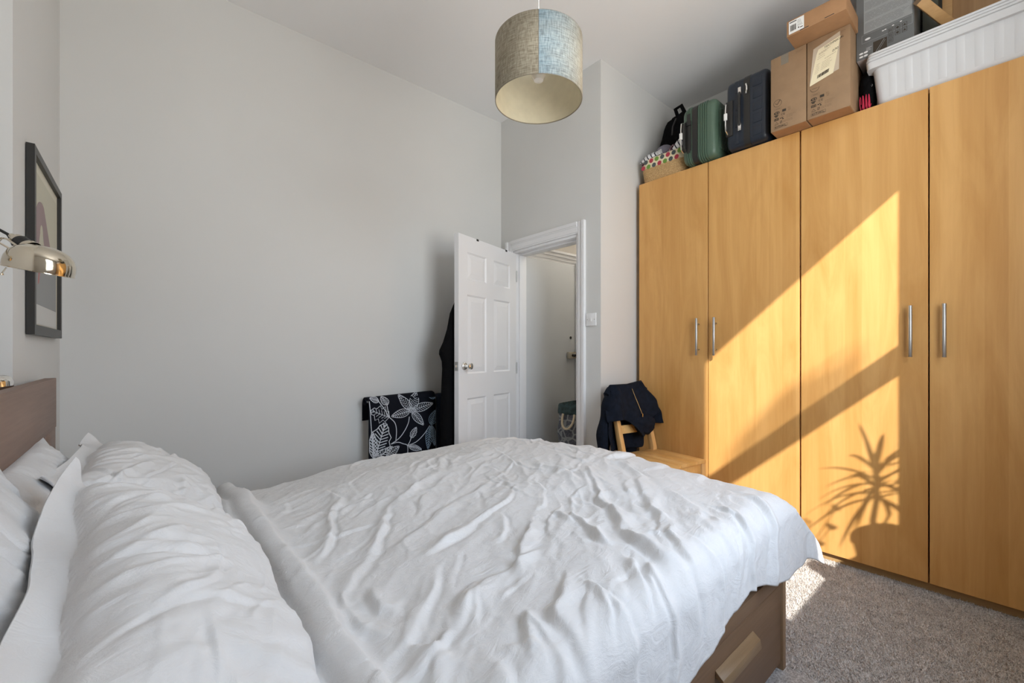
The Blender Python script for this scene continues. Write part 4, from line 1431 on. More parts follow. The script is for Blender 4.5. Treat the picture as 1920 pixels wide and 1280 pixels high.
# grey printed box
gb = root('printed_box', (2.85, .40, ZB), 'dark grey printed box standing on the end of the white bin', 'box')
GX, GYL, GYR = 2.720, .514, .300
MB().box(GX, GX + .30, GYR, GYL, ZB, ZB + .40).build('carton', MAT['grey_box'], gb, bevel=.002)
MB().box(GX + .004, GX + .30, GYR + .002, GYL - .002, ZB - .0015, ZB - .0003).build('bottom_flap', MAT['pinkish'], gb, smooth=False)


def GP(l=.0006):
    return Print((GX, GYL, ZB), (0, -1, 0), (0, 0, 1), l)


GP().rect(.030, .120, .178, .27).build('text_panel', MAT['grey_print'], gb)
for k in range(5):
    GP(.0010).lines(.034, .375 - k * .052, .165, 9, .0046, .0011, 20 + k, .15).build('small_print', MAT['grey_box'], gb)
GP().frame(.022, .075, .186, .040, .0012).build('panel_line', MAT['grey_print'], gb)
for x, y in ((.045, .090), (.103, .098), (.112, .099), (.140, .103), (.168, .106)):
    GP(.0010).disc(x, y, .004 if x > .05 else .010, 12, 1.1, .55).build('symbol_print', MAT['white_ink'], gb)
for x, y in ((.014, .022), (.032, .022), (.014, .006), (.032, .006)):
    GP(.0010).disc(x + .006, y + .006, .0085, 12, 1, .55).build('symbol_print', MAT['white_ink'], gb)
for k, (x, y) in enumerate(((.122, .074), (.147, .074), (.172, .074), (.122, .050), (.147, .050), (.172, .050), (.122, .026))):
    q = GP(.0012).frame(x, y, .018, .020, .0012)
    if k % 3 == 0:
        q.rect(x + .005, y + .004, .002, .012).rect(x + .010, y + .004, .002, .012)
    elif k % 3 == 1:
        q.disc(x + .009, y + .010, .005)
    else:
        q.poly([(x + .003, y + .006), (x + .015, y + .006), (x + .009, y + .015)])
    q.build('symbol_print', MAT['ink'], gb)
GP(.0008).rect(.066, .004, .052, .058).build('photo_print', MAT['ink'], gb)
GP(.0012).line([(.075, .008), (.108, .058)], .0016).line([(.084, .008), (.112, .052)], .001).build('photo_lines', MAT['grey_print'], gb)
GP(.0010).lines(.040, .045, .022, 3, .006, .0012, 31).build('small_print', MAT['white_ink'], gb)

ob = MB().box(2.90, 3.15, .235, .290, ZB, ZB + .36).build('dark_carton', MAT['grey_side'], bevel=.002)
tag(ob, 'dark olive carton wedged behind the grey printed box', 'box')

# upturned wooden stool on the bin: seat board, leg and bracket
st = root('wooden_stool', (2.95, .15, ZB), 'wooden stool lying on the white bin, one leg sticking out', 'stool')
MB().box(2.955, 2.985, -.02, .225, ZB + .002, ZB + .36).build('seat', MAT['board'], st, bevel=.003)
MB().box(2.945, 2.9545, .19, .225, ZB + .002, ZB + .36).build('seat_rail', MAT['beam'], st, bevel=.002)
e0, e1 = Vector((2.690, .280, ZB + .150)), Vector((2.955, .140, ZB + .022))
dirv = (e1 - e0)
Lg = dirv.length
mlg = MB().box(-.019, .019, 0, Lg, -.019, .019)
rot = Vector((0, 1, 0)).rotation_difference(dirv.normalized()).to_matrix().to_4x4()
mlg.xf(Matrix.Translation(e0) @ rot)
mlg.build('leg', MAT['beam'], st, bevel=.003)
MB().box(-.0185, .0185, -.0012, -.0003, -.0185, .0185).xf(Matrix.Translation(e0) @ rot).build('end_grain', MAT['trunk'], st, smooth=False)
q = MB().box(2.900, 2.953, .094, .136, ZB + .004, ZB + .007).box(2.900, 2.904, .094, .136, ZB + .004, ZB + .030).build('bracket', MAT['steel'], st, bevel=.001)
MB().lathe([(.006, 0), (.006, .004)], 12, (2.900, .115, ZB + .018), (-1, 0, 0), cap1=True).build('bolt', MAT['dark_metal'], q)


# soft lumps
def blob(name, mat, centre, size, seed, amp=.2, freq=2.2, parent=None, sub=4, flat_z=None, sq=2.0):
    bm = bmesh.new()
    bmesh.ops.create_icosphere(bm, subdivisions=sub, radius=1)
    co = np.array([v.co[:] for v in bm.verts])
    k = (np.abs(co) ** sq).sum(1) ** (-1 / sq)
    co = co * k[:, None]
    n1 = fbm(co[:, 0] * freq + co[:, 2] * 1.7 * freq + seed, co[:, 1] * freq - co[:, 2] * .8 * freq, seed, 3)
    rg = 1 - np.abs(pnoise(co[:, 0] * freq * 2 + seed * 1.3 + co[:, 2] * freq, co[:, 1] * freq * 2 + co[:, 2] * freq * 1.5, seed + 4)) * 2
    co = co * (1 + amp * n1 + amp * .35 * rg)[:, None]
    co = co * np.array(size) + np.array(centre)
    if flat_z is not None:
        co[:, 2] = np.maximum(co[:, 2], flat_z)
    f = [tuple(v.index for v in fc.verts) for fc in bm.faces]
    bm.free()
    mb = MB().add(co.tolist(), f)
    return mb.build(name, mat, parent, angle=70)


# wicker basket with dotted lining and the clothes in it
bk = root('wicker_basket', (2.82, 1.57, ZT), 'straw basket with polka-dot lining at the end of the wardrobe', 'basket')
kx0, kx1, ky0, ky1 = 2.708, 2.90, 1.415, 1.742
coils = 9
for k in range(coils):
    z = ZT + .006 + k * .0105
    s_ = .008 - .0012 * k
    MB().tube(loop_rr(kx0 + s_, kx1 - s_, ky0 + s_, ky1 - s_, .06, z, 8), .0062, 8, closed=True).build('straw_coil', MAT['straw'], bk)
MB().box(kx0 + .02, kx1 - .02, ky0 + .02, ky1 - .02, ZT + .001, ZT + .006).build('base', MAT['straw'], bk, bevel=.001)
lz0, lz1 = ZT + .090, ZT + .160
li = loft([loop_rr(kx0 - .004, kx1 + .004, ky0 - .004, ky1 + .004, .062, lz0, 8), loop_rr(kx0 - .007, kx1 + .007, ky0 - .007, ky1 + .007, .062, (lz0 + lz1) / 2, 8),
           loop_rr(kx0 - .002, kx1 + .002, ky0 - .002, ky1 + .002, .062, lz1, 8), loop_rr(kx0 + .006, kx1 - .006, ky0 + .006, ky1 - .006, .055, lz1 - .003, 8),
           loop_rr(kx0 + .012, kx1 - .012, ky0 + .012, ky1 - .012, .05, lz0, 8)], False, False).build('lining', MAT['paper'], bk, angle=60)
dotc = {'r': simple('dot_red', (.42, .045, .07), .9), 'g': simple('dot_green', (.16, .30, .055), .9), 'k': simple('dot_grey', (.085, .10, .10), .9)}
rowz = [lz0 + .014, lz0 + .050]
cc = 'rgkrgkrkgrgkrgk'
for r_i, z in enumerate(rowz):
    for k in range(8):
        y = ky1 - .026 - k * .042 - (.021 if r_i % 2 else 0)
        if y < ky0 + .012:
            continue
        q = Print((kx0 - .0072, y, z), (0, -1, 0), (0, 0, 1), .0012)
        q.disc(0, 0, .0155, 20).build('dot', dotc[cc[(k + r_i * 2) % len(cc)]], li)


def drape_patch(name, mat, label, cat, corner, ax, ay, nz, bulge, seed, n=28, amp=.012, group=None):
    """crumpled cloth bunch: a domed patch with thickness"""
    u = np.linspace(0, 1, n)
    U, V = np.meshgrid(u, u, indexing='ij')
    prof = (16 * U * (1 - U) * V * (1 - V)) ** .45
    hgt = bulge * prof + amp * fbm(U * 3 + seed, V * 3, seed, 3) * (prof > .02)
    c, ax, ay, nz = (np.array(q) for q in (corner, ax, ay, nz))
    Pp = c + U[..., None] * ax + V[..., None] * ay + hgt[..., None] * nz
    Pb = c + U[..., None] * ax + V[..., None] * ay - (.012 * prof)[..., None] * nz
    mb = MB().grid(Pp[..., 0], Pp[..., 1], Pp[..., 2]).grid(Pb[..., 0], Pb[..., 1], Pb[..., 2])
    o = mb.build(name, mat, angle=70)
    tag(o, label, cat, group)
    return o


drape_patch('striped_shirt', MAT['stripe'], 'black and white striped garment hanging over the basket edge by the wall', 'clothes', (2.700, 1.745, ZT + .147), (0, -.13, .02), (.12, 0, .06), (-.35, 0, .9), .030, 3)
drape_patch('cotton_top', MAT['stripe_fine'], 'finely striped white cotton top bunched in the basket', 'clothes', (2.712, 1.665, ZT + .160), (0, -.075, .01), (.10, 0, .05), (-.3, 0, .9), .034, 5)
drape_patch('striped_shirt', MAT['stripe'], 'black and white striped garment bunched against the green suitcase', 'clothes', (2.712, 1.515, ZT + .156), (0, -.10, .02), (.12, 0, .07), (-.4, 0, .9), .045, 9)
drape_patch('floral_garment', MAT['floral'], 'maroon floral garment bunched in the middle of the basket', 'clothes', (2.735, 1.575, ZT + .152), (0, -.10, .01), (.10, 0, .08), (-.3, 0, .9), .035, 12)
drape_patch('floral_garment', MAT['floral'], 'maroon floral garment at the wall end of the basket', 'clothes', (2.704, 1.738, ZT + .134), (0, -.10, .0), (.10, 0, .02), (-.35, 0, .9), .014, 15)
o = blob('grey_cap', MAT['grey_cloth'], (2.80, 1.61, ZT + .185), (.06, .075, .075), 4, .06, 1.5)
tag(o, 'grey violet cap lying on the clothes in the basket', 'cap')
bp = root('backpack', (3.02, 1.63, ZT), 'black backpack slumped upright behind the basket', 'backpack')
blob('bag_body', MAT['black_cloth'], (2.995, 1.610, ZT + .275), (.075, .135, .26), 7, .20, 2.0, bp, flat_z=ZT + .002)
MB().tube([(2.99, 1.61, ZT + .53), (2.97, 1.62, ZT + .585), (2.98, 1.58, ZT + .60), (3.00, 1.555, ZT + .53)], .014, 8).build('grab_loop', MAT['black_cloth'], bp)
MB().tube([(2.945, 1.60, ZT + .50), (2.925, 1.615, ZT + .44), (2.925, 1.62, ZT + .38)], .006, 6).build('strap', MAT['rubber'], bp)
o = blob('black_bag', MAT['black_cloth'], (3.205, 1.475, ZT + .28), (.07, .12, .29), 11, .08, 1.4, flat_z=ZT + .002, sq=3.0)
tag(o, 'black soft bag standing behind the green suitcase', 'bag')

# cord coil and crumpled bag between box and bin
cd = MB()
path = []
for i in range(7 * 20):
    a = 2 * PI * i / 20
    k = i / (7 * 20)
    path.append((2.722 + .012 * math.cos(a), .497 - k * .040 + .004 * math.sin(a * .5), ZT + .040 + .034 * math.sin(a) + .004 * math.sin(i * .7)))
o = cd.tube(path, .0015, 6).build('cord_coil', MAT['red_cord'])
tag(o, 'coil of crimson cord between cardboard box and white bin', 'cord')
o = blob('black_pouch', MAT['black_cloth'], (2.795, .478, ZT + .115), (.05, .034, .115), 16, .14, 2.2, flat_z=ZT + .002)
tag(o, 'black crumpled pouch wedged beside the white bin', 'bag')
q = Print((2.752, .497, ZT + .10), (0, -1, 0), (0, 0, 1), .0010)
rr = random.Random(3)
for k in range(7):
    x = .004 + rr.random() * .034
    y = rr.random() * .045
    q.line([(x, y), (x + .004, y + .006), (x + .002, y + .011)], .0009)
pq = q.build('dash_print', MAT['white_ink'], o)

# ------------------------------------------------------------------ hall: unseen lamp added to brighten it, and laundry bag
hl = root('hall_fill_lamp', (3.45, 2.3, CEIL), 'round opal lamp added out of view to brighten the hall', 'lamp')
mo = simple('opal_glow', (.9, .88, .82), .3)
bo = mo.node_tree.nodes['Principled BSDF']
bo.inputs['Emission Color'].default_value = (1, .92, .8, 1)
bo.inputs['Emission Strength'].default_value = 60.0
MB().lathe([(.10, -.02), (.135, -.035), (.14, -.06), (.11, -.10), (.05, -.12), (.0005, -.125)], 32, (3.45, 2.3, CEIL)).build('globe', mo, hl)
MB().lathe([(.11, 0), (.11, -.022), (.0005, -.022)], 32, (3.45, 2.3, CEIL)).build('base', MAT['plastic'], hl)

hb = root('laundry_bag', (2.80, 2.42, 0), 'grey pebble-print laundry bag with rope handle in the hall', 'laundry bag')
HX, HY = 2.785, 2.40
ringsb = []
for k in range(13):
    z = .003 + k * .048
    rr_ = .165 + .012 * math.sin(k * .9) + .006 * math.sin(k * 2.3)
    ringsb.append([(HX + rr_ * (1 + .03 * math.sin(3 * a + k * .5)) * math.cos(a), HY + rr_ * (1 + .03 * math.sin(2 * a + k * .7)) * math.sin(a), z) for a in np.linspace(0, 2 * PI, 36, endpoint=False)])
loft(ringsb, True, False).build('bag_body', MAT['pebble'], hb, angle=70)
top = []
for z, r_ in ((.575, .168), (.60, .170), (.648, .166), (.66, .160), (.63, .150), (.50, .148)):
    top.append([(HX + r_ * (1 + .035 * math.sin(2 * a + z * 9)) * math.cos(a), HY + r_ * math.sin(a), z + .010 * math.sin(2 * a + 1)) for a in np.linspace(0, 2 * PI, 36, endpoint=False)])
loft(top, False, False).build('cuff', MAT['pebble_rim'], hb, angle=70)
hp = []
ad = math.atan2(-.25, -.97)                          # handle on the side facing the room
for t in np.linspace(0, PI, 16):
    a = ad + .30 * math.cos(t)
    r_ = .172 + .040 * math.sin(t)
    hp.append((HX + r_ * math.cos(a), HY + r_ * math.sin(a), .585 - .115 * math.sin(t)))
MB().tube(hp, .0095, 10).build('rope_handle', MAT['rope'], hb)

# ------------------------------------------------------------------ chair with the jacket
ch_rot = math.radians(-9)
CHL = (2.385, 1.405, 0)
ch = root('wooden_chair', CHL, 'small pine chair in front of the wardrobe corner', 'chair', rotz=ch_rot)
SH = .452
planks = 5
for k in range(planks):
    a, b_ = -.19 + k * .076, -.19 + (k + 1) * .076 - .0006
    MB().box(a, b_, -.185, .185, SH - .020, SH).build('seat_plank', MAT['pine'], ch, world=False, bevel=.0015)
for sx_ in (-1, 1):
    MB().box(sx_ * .178 - .017, sx_ * .178 + .017, -.180, -.146, 0, SH - .021).build('leg', MAT['pine_leg'], ch, world=False, bevel=.003)
    x = sx_ * .142
    mm = MB()
    A = [(x - .016, .150, 0), (x + .016, .150, 0), (x + .016, .186, 0), (x - .016, .186, 0)]
    B = [(x - .016, .150, SH + .02), (x + .016, .150, SH + .02), (x + .016, .190, SH + .02), (x - .016, .190, SH + .02)]
    Cc = [(x - .015, .248, .845), (x + .015, .248, .845), (x + .015, .272, .845), (x - .015, .272, .845)]
    n4 = 4
    mm.add(A + B + Cc, [(0, 1, 5, 4), (1, 2, 6, 5), (2, 3, 7, 6), (3, 0, 4, 7), (4, 5, 9, 8), (5, 6, 10, 9), (6, 7, 11, 10), (7, 4, 8, 11), (3, 2, 1, 0), (8, 9, 10, 11)])
    mm.build('back_leg', MAT['pine_leg'], ch, world=False, bevel=.002)
for z0_, z1_ in ((.575, .625), (.79, .845)):
    f0 = lambda z: .150 + (z - .472) * (.102 / .388)
    y0_, y1_ = f0(z0_) + .010, f0(z1_) + .010
    MB().add([(-.1255, y0_, z0_), (.1255, y0_, z0_), (.1255, y1_, z1_), (-.1255, y1_, z1_), (-.1255, y0_ + .016, z0_), (.1255, y0_ + .016, z0_), (.1255, y1_ + .016, z1_), (-.1255, y1_ + .016, z1_)],
             [(0, 1, 2, 3), (7, 6, 5, 4), (0, 4, 5, 1), (1, 5, 6, 2), (2, 6, 7, 3), (3, 7, 4, 0)]).build('back_rail', MAT['pine'], ch, world=False, bevel=.002)
MB().box(-.160, .160, -.172, -.154, SH - .085, SH - .021).build('apron', MAT['pine'], ch, world=False, bevel=.002)
for sx_ in (-1, 1):
    MB().box(sx_ * .178 - .009, sx_ * .178 + .009, -.145, .150, SH - .085, SH - .021).build('apron', MAT['pine'], ch, world=False, bevel=.002)
    MB().box(sx_ * .165 - .010, sx_ * .165 + .010, -.145, .150, .16, .195).build('stretcher', MAT['pine_leg'], ch, world=False, bevel=.002)

# jacket: a shell over the top of the chair back (chair axes)
jk = root('jacket', CHL, 'dark navy zipped jacket hung over the back of the pine chair', 'jacket', rotz=ch_rot)


def back_y(z):
    return .150 + (z - .472) * (.102 / .388)


def jacket_sheet(front):
    nu, nv = 60, 50
    u = np.linspace(-1, 1, nu)
    v = np.linspace(0, 1, nv)
    U, V = np.meshgrid(u, v, indexing='ij')
    # half widths along the drop
    wl = .190 + .040 * sstep(V, .0, .75)
    wr = .170 + .105 * sstep(V, .05, .72)
    x = np.where(U < 0, U * wl, U * wr)
    if front:
        hemz = .655 + .0 * U + .035 * sstep(U, .0, 1.0) - .015 * np.cos(U * 5)
        hemz = hemz - .085 * np.exp(-((U - .05) / .28) ** 2)
    else:
        hemz = .47 + 0 * U + .14 * sstep(U, .25, .7)
    topz = .892 - .012 * (1 - np.abs(U)) + .012 * U - .05 * sstep(np.abs(U), .8, 1.0)
    z = topz + (hemz - topz) * V
    by = .150 + (np.minimum(z, .86) - .472) * (.102 / .388)
    bul = .030 * np.sin(np.clip(V * 1.25, 0, 1) * PI / 2)
    fold = .012 * np.sin(U * 9 + V * 2.5) * V + .016 * pnoise(U * 3.2 + 3, V * 2.2, 5) * (V + .1) + .006 * pnoise(U * 9, V * 5, 8)
    side = sstep(np.abs(U), .62, 1.0)
    if front:
        y = by - .014 - bul - fold
        y = y + side * .055
    else:
        y = by + .040 + bul * .8 + fold
        y = y - side * .045
    y = y * (V > 0) + (V <= 0) * (by + .014)
    return x, y, z


m = MB()
m.grid(*jacket_sheet(True))
m.grid(*jacket_sheet(False))
body = m.build('jacket_body', MAT['navy_cloth'], jk, world=False, angle=80)
bmj = bmesh.new(); bmj.from_mesh(body.data); bmesh.ops.remove_doubles(bmj, verts=bmj.verts, dist=.004); bmesh.ops.recalc_face_normals(bmj, faces=bmj.faces); bmj.to_mesh(body.data); bmj.free()
so = body.modifiers.new('t', 'SOLIDIFY'); so.thickness = .006; so.offset = 0
# hood hanging at the front
hd = blob('hood', MAT['navy_cloth'], (.045, .150, .625), (.085, .032, .065), 13, .12, 2.0, None)
hd.parent = jk
# zip line
MB().tube([(-.012, back_y(.86) - .045, .855), (-.006, back_y(.80) - .052, .80), (.002, back_y(.74) - .060, .745), (.012, back_y(.70) - .064, .70)], .0015, 6).build('zip', MAT['brass'], jk, world=False)
MB().box(.008, .014, back_y(.70) - .072, back_y(.70) - .067, .672, .70).build('zip_pull', MAT['brass'], jk, world=False, bevel=.001)
# left sleeve hanging to the side
sp_, rs_ = [], []
for t in np.linspace(0, 1, 22):
    sp_.append((-.150 - .105 * math.sin(t * 1.6) + .03 * t * t, .245 + .01 * math.sin(t * 5), .80 - .50 * t))
    rs_.append(.050 - .012 * t + .006 * math.sin(t * 17))
MB().tube(sp_, rs_, 18).build('sleeve', MAT['navy_cloth'], jk, world=False, angle=80)
sp_, rs_ = [], []
for t in np.linspace(0, 1, 22):
    sp_.append((.06 - .02 * t, .275 + .02 * t, .72 - .46 * t))
    rs_.append(.055 - .012 * t + .005 * math.sin(t * 15))
MB().tube(sp_, rs_, 18).build('sleeve', MAT['navy_cloth'], jk, world=False, angle=80)

# ------------------------------------------------------------------ radiator, towel, garments by the door
rad = root('radiator', (1.42, 2.79, .12), 'white ribbed panel radiator under the floral towel', 'radiator')
RX0, RX1, RZ0, RZ1 = 1.13, 1.72, .16, .765
MB().box(RX0, RX1, 2.768, 2.776, RZ0, RZ1).build('panel', MAT['gloss'], rad, bevel=.003)
for k in range(18):
    x = RX0 + .022 + k * .0321
    MB().prism([(x - .010, 2.7679, RZ0 + .03), (x + .010, 2.7679, RZ0 + .03), (x + .006, 2.758, RZ0 + .03), (x - .006, 2.758, RZ0 + .03)], (0, 0, RZ1 - RZ0 - .06)).build('rib', MAT['gloss'], rad, smooth=False)
MB().box(RX0, RX1, 2.776, 2.826, RZ1 - .012, RZ1).build('top_grille', MAT['gloss'], rad, bevel=.002)
for x in (RX0 + .12, RX1 - .12):
    MB().box(x - .015, x + .015, 2.777, 2.844, .30, .60).build('wall_bracket', MAT['steel'], rad, smooth=False)
for x in (RX0 + .03, RX1 - .03):
    MB().tube([(x, 2.79, RZ0 + .02), (x, 2.79, .0)], .008, 10).build('pipe', MAT['gloss'], rad)

# towel: a sheet over the radiator top; profile in (y, z) from front hem up and over
TX0, TX1 = 1.105, 1.600
prof = [(2.736, .385), (2.737, .50), (2.735, .62), (2.733, .72), (2.737, .765), (2.750, .785), (2.775, .792), (2.805, .790), (2.822, .778), (2.831, .755), (2.833, .70), (2.834, .64)]
tw = root('floral_towel', ((TX0 + TX1) / 2, 2.74, .38), 'black towel with pale embroidered leaves draped over the radiator', 'towel')
pp = np.array(prof)
sl = np.concatenate([[0], np.cumsum(np.hypot(*np.diff(pp, axis=0).T))])
ns, nxs = 90, 60
S = np.linspace(0, sl[-1], ns)
py_, pz_ = np.interp(S, sl, pp[:, 0]), np.interp(S, sl, pp[:, 1])
Xs = np.linspace(0, 1, nxs)
SS, XX = np.meshgrid(np.arange(ns), Xs, indexing='ij')


def tow_y(s01, z):
    return -.004 * np.sin(s01 * 7 + 1) * np.clip((.78 - z) / .4, 0, 1)


TZ = pz_[SS] + .015 * (XX - .5) * 1.0
TYy = py_[SS] + tow_y(XX, TZ) * (py_[SS] < 2.75)
TXx = TX0 + (TX1 - TX0) * XX + .012 * (.79 - TZ) * 0
MB().grid(TXx, TYy, TZ).build('terry', MAT['towel'], tw, angle=80)
tw.children[0].modifiers.new('t', 'SOLIDIFY').thickness = .010
tw.children[0].modifiers['t'].offset = 1
# rolled-over side edge on the left, seen end-on
roll = []
for k in range(26):
    a = k / 25 * PI * 2.6
    r_ = .024 - .004 * a / (PI * 2)
    roll.append((TX0 - .014, 2.760 + r_ * math.cos(a) * 1.0, .768 + r_ * math.sin(a) * .9))
MB().tube([(x + .0, y, z) for x, y, z in roll], .0045, 6).build('rolled_edge', MAT['towel'], tw)


# embroidery: drawn in a 1536 x 1280 sketch frame, mapped to the front of the towel
def tmap(px, py):
    s_ = (px - 195) / 995.0
    top_ = 335 - 185 * s_
    bot_ = 1195 - 150 * s_
    t_ = (py - top_) / (bot_ - top_)
    zz = .785 - t_ * (.785 - .388)
    return s_, zz + .015 * (s_ - .5)


def stitch(pts, w, mat, closed=False, name='stitching', parent=None):
    m = MB()
    P2 = []
    for px, py in pts:
        s_, z = tmap(px, py)
        P2.append((TX0 + (TX1 - TX0) * s_, z))
    n_ = len(P2)
    for i in range(n_):
        a = Vector(P2[i - 1] if (closed or i > 0) else P2[i])
        b_ = Vector(P2[(i + 1) % n_] if (closed or i < n_ - 1) else P2[i])
        d_ = (b_ - a).normalized()
        nn = Vector((-d_.y, d_.x)) * w / 2
        for q_ in (Vector(P2[i]) + nn, Vector(P2[i]) - nn):
            zq = q_.y
            xq = min(max(q_.x, TX0), TX1)
            yq = float(np.interp(zq, pp[:6, 1], pp[:6, 0])) + float(tow_y((xq - TX0) / (TX1 - TX0), zq)) - .0125
            m.v.append((xq, yq, zq))
    m.f = [(2 * i, 2 * i + 1, 2 * ((i + 1) % n_) + 1, 2 * ((i + 1) % n_)) for i in range(n_ if closed else n_ - 1)]
    return m


def smooth_pts(pts, k=4, closed=False):
    P_ = [Vector(p) for p in pts]
    n_ = len(P_)
    out = []
    rng = range(n_) if closed else range(n_ - 1)
    for i in rng:
        p0 = P_[i - 1] if (closed or i > 0) else P_[i]
        p1, p2 = P_[i], P_[(i + 1) % n_]
        p3 = P_[(i + 2) % n_] if (closed or i + 2 < n_) else p2
        for j in range(k):
            t = j / k
            out.append(tuple(.5 * ((2 * p1) + (p2 - p0) * t + (2 * p0 - 5 * p1 + 4 * p2 - p3) * t * t + (3 * p1 - p0 - 3 * p2 + p3) * t ** 3)))
    if not closed:
        out.append(tuple(P_[-1]))
    return out


def leaf_motif(base, tip, wid, nv=7, mat='stitch', lw=.0042, vw=.0032, jag=0):
    """leaf outline with a midrib and side veins, as one embroidered motif"""
    b_, t_ = Vector(base), Vector(tip)
    ax = t_ - b_
    nn = Vector((-ax.y, ax.x)).normalized()
    L = []
    R_ = []
    for k in range(9):
        t = k / 8
        w = wid * math.sin(PI * (t ** .8)) ** .8 if 0 < t < 1 else 0
        if jag and k % 2:
            w *= 1 + jag
        L.append(tuple(b_ + ax * t + nn * w))
        R_.append(tuple(b_ + ax * t - nn * w))
    outl = L + R_[-2:0:-1]
    m = stitch(outl if jag else smooth_pts(outl, 3, True), lw, None, True)
    m2 = stitch([tuple(b_), tuple(b_ + ax * .95)], vw, None)
    m.add(m2.v, m2.f)
    for k in range(1, nv + 1):
        t = k / (nv + 1)
        w = wid * math.sin(PI * (t ** .8)) ** .8 * .78
        for sg_ in (1, -1):
            q_ = stitch([tuple(b_ + ax * (t - .06)), tuple(b_ + ax * (t + .07) + nn * w * sg_)], vw, None)
            m.add(q_.v, q_.f)
    return m.build('leaf_motif', MAT[mat], tw, smooth=False, recalc=False)


# open flower
for tip, w_ in (((620, 215), 62), ((890, 150), 68), ((1140, 310), 62), ((990, 665), 58), ((505, 545), 60)):
    base = Vector((800, 445)).lerp(Vector(tip), .08)
    leaf_motif(base, tip, w_, 8)
m = MB()
for k in range(14):
    a = k * 2.4
    r_ = 8 + 4.5 * k
    q_ = stitch([(800 + r_ * math.cos(a) + 7 * math.cos(b_), 445 + r_ * .8 * math.sin(a) + 7 * math.sin(b_)) for b_ in np.linspace(0, 2 * PI, 7)[:-1]], .003, None, True)
    m.add(q_.v, q_.f)
m.build('flower_centre', MAT['stitch'], tw, smooth=False, recalc=False)
for pts in ([(770, 540), (755, 640), (700, 760), (620, 870), (500, 955)], [(480, 565), (555, 640), (580, 760), (570, 920)], [(330, 340), (400, 440), (470, 560)],
            [(440, 380), (455, 470), (480, 565)], [(500, 955), (600, 930), (680, 955), (745, 985), (750, 1100)], [(745, 985), (880, 930), (1000, 810), (1090, 670)],
            [(745, 985), (780, 930), (800, 870)], [(750, 990), (880, 1010), (960, 1065)], [(200, 345), (215, 600), (235, 900), (255, 1180)]):
    stitch(smooth_pts(pts, 6), .0052, None).build('stem_stitch', MAT['stitch'], tw, smooth=False, recalc=False)
leaf_motif((450, 375), (370, 262), 52, 6)
leaf_motif((330, 330), (215, 300), 42, 6)
leaf_motif((470, 560), (215, 470), 75, 6, jag=.75)
leaf_motif((280, 1120), (420, 640), 130, 10, lw=.0060, vw=.0062, jag=.25)
leaf_motif((260, 1150), (240, 780), 60, 8, lw=.005, vw=.006)
leaf_motif((300, 1160), (520, 990), 52, 6, lw=.005, vw=.005)
leaf_motif((440, 1130), (620, 990), 55, 7)
leaf_motif((800, 870), (880, 700), 38, 6, jag=.2)
leaf_motif((770, 1000), (960, 1050), 42, 7, lw=.004)
leaf_motif((1110, 660), (1185, 420), 62, 8, 'stitch_blue', vw=.005)
leaf_motif((1100, 680), (1060, 1050), 55, 9, 'stitch_blue', vw=.005)
leaf_motif((1120, 670), (1170, 1000), 45, 9, 'stitch_blue', vw=.005)
leaf_motif((1180, 220), (1065, 195), 30, 5, 'stitch_blue')

# slate garment hung over the right end of the radiator
U, V = np.meshgrid(np.linspace(0, 1, 26), np.linspace(0, 1, 40), indexing='ij')
gx = 1.612 + .125 * U
gz = .775 - .60 * V
gy = 2.738 - .010 * np.sin(U * 11 + V * 2) * V - .015 * pnoise(U * 2, V * 3, 4)
m = MB().grid(gx, gy, gz)
gz2 = .775 - .25 * V
m.grid(gx, 2.832 + 0 * V, gz2)
m.grid(gx, gy[:, :1] + (2.832 - gy[:, :1]) * V, .775 + .012 * np.sin(V * PI))
o = m.build('dark_trousers', MAT['blue_cloth'], angle=70)
o.modifiers.new('t', 'SOLIDIFY').thickness = .006
tag(o, 'dark slate garment hanging on the radiator beside the towel', 'clothes')

# black coat hanging on the far side of the door
ct = root('black_coat', (1.64, 2.50, .40), 'black coat hanging behind the open white door', 'coat')
dl = Vector((math.cos(math.radians(197.6)), math.sin(math.radians(197.6)), 0))
dn = Vector((-.303, .953, 0))            # away from the camera side
hinge = Vector((2.305, 2.668, 0))
rings_c = []
# z, reach of free side along the leaf, inner side, thickness
for z, a1, a0_, th in ((1.50, .58, .50, .03), (1.44, .70, .40, .05), (1.36, .735, .36, .07), (1.25, .755, .34, .085), (1.16, .785, .33, .10), (1.105, .815, .33, .11), (1.08, .818, .33, .11),
                       (1.03, .790, .33, .11), (.98, .785, .33, .11), (.85, .790, .32, .115), (.70, .795, .31, .12), (.55, .795, .30, .125), (.42, .800, .29, .13), (.40, .79, .30, .11)):
    ring = []
    cx_, hw = (a1 + a0_) / 2, (a1 - a0_) / 2
    for k in range(28):
        a = 2 * PI * k / 28
        wv = 1 + .05 * math.sin(5 * a + z * 3)
        along = cx_ + hw * math.copysign(abs(math.cos(a)) ** .7, math.cos(a))
        off = .024 + th / 2 + th / 2 * math.copysign(abs(math.sin(a)) ** .8, math.sin(a)) * wv
        ring.append(tuple(hinge + dl * along + dn * off + Vector((0, 0, z))))
    rings_c.append(ring)
loft(rings_c).build('coat_body', MAT['black_cloth'], ct, angle=70)
hk = MB().tube([tuple(hinge + dl * .54 + dn * .0225 + Vector((0, 0, 1.60))), tuple(hinge + dl * .54 + dn * .0225 + Vector((0, 0, 1.50))), tuple(hinge + dl * .54 + dn * .05 + Vector((0, 0, 1.47))), tuple(hinge + dl * .54 + dn * .06 + Vector((0, 0, 1.50)))], .004, 8)
hk.build('hanging_loop', MAT['dark_metal'], ct)

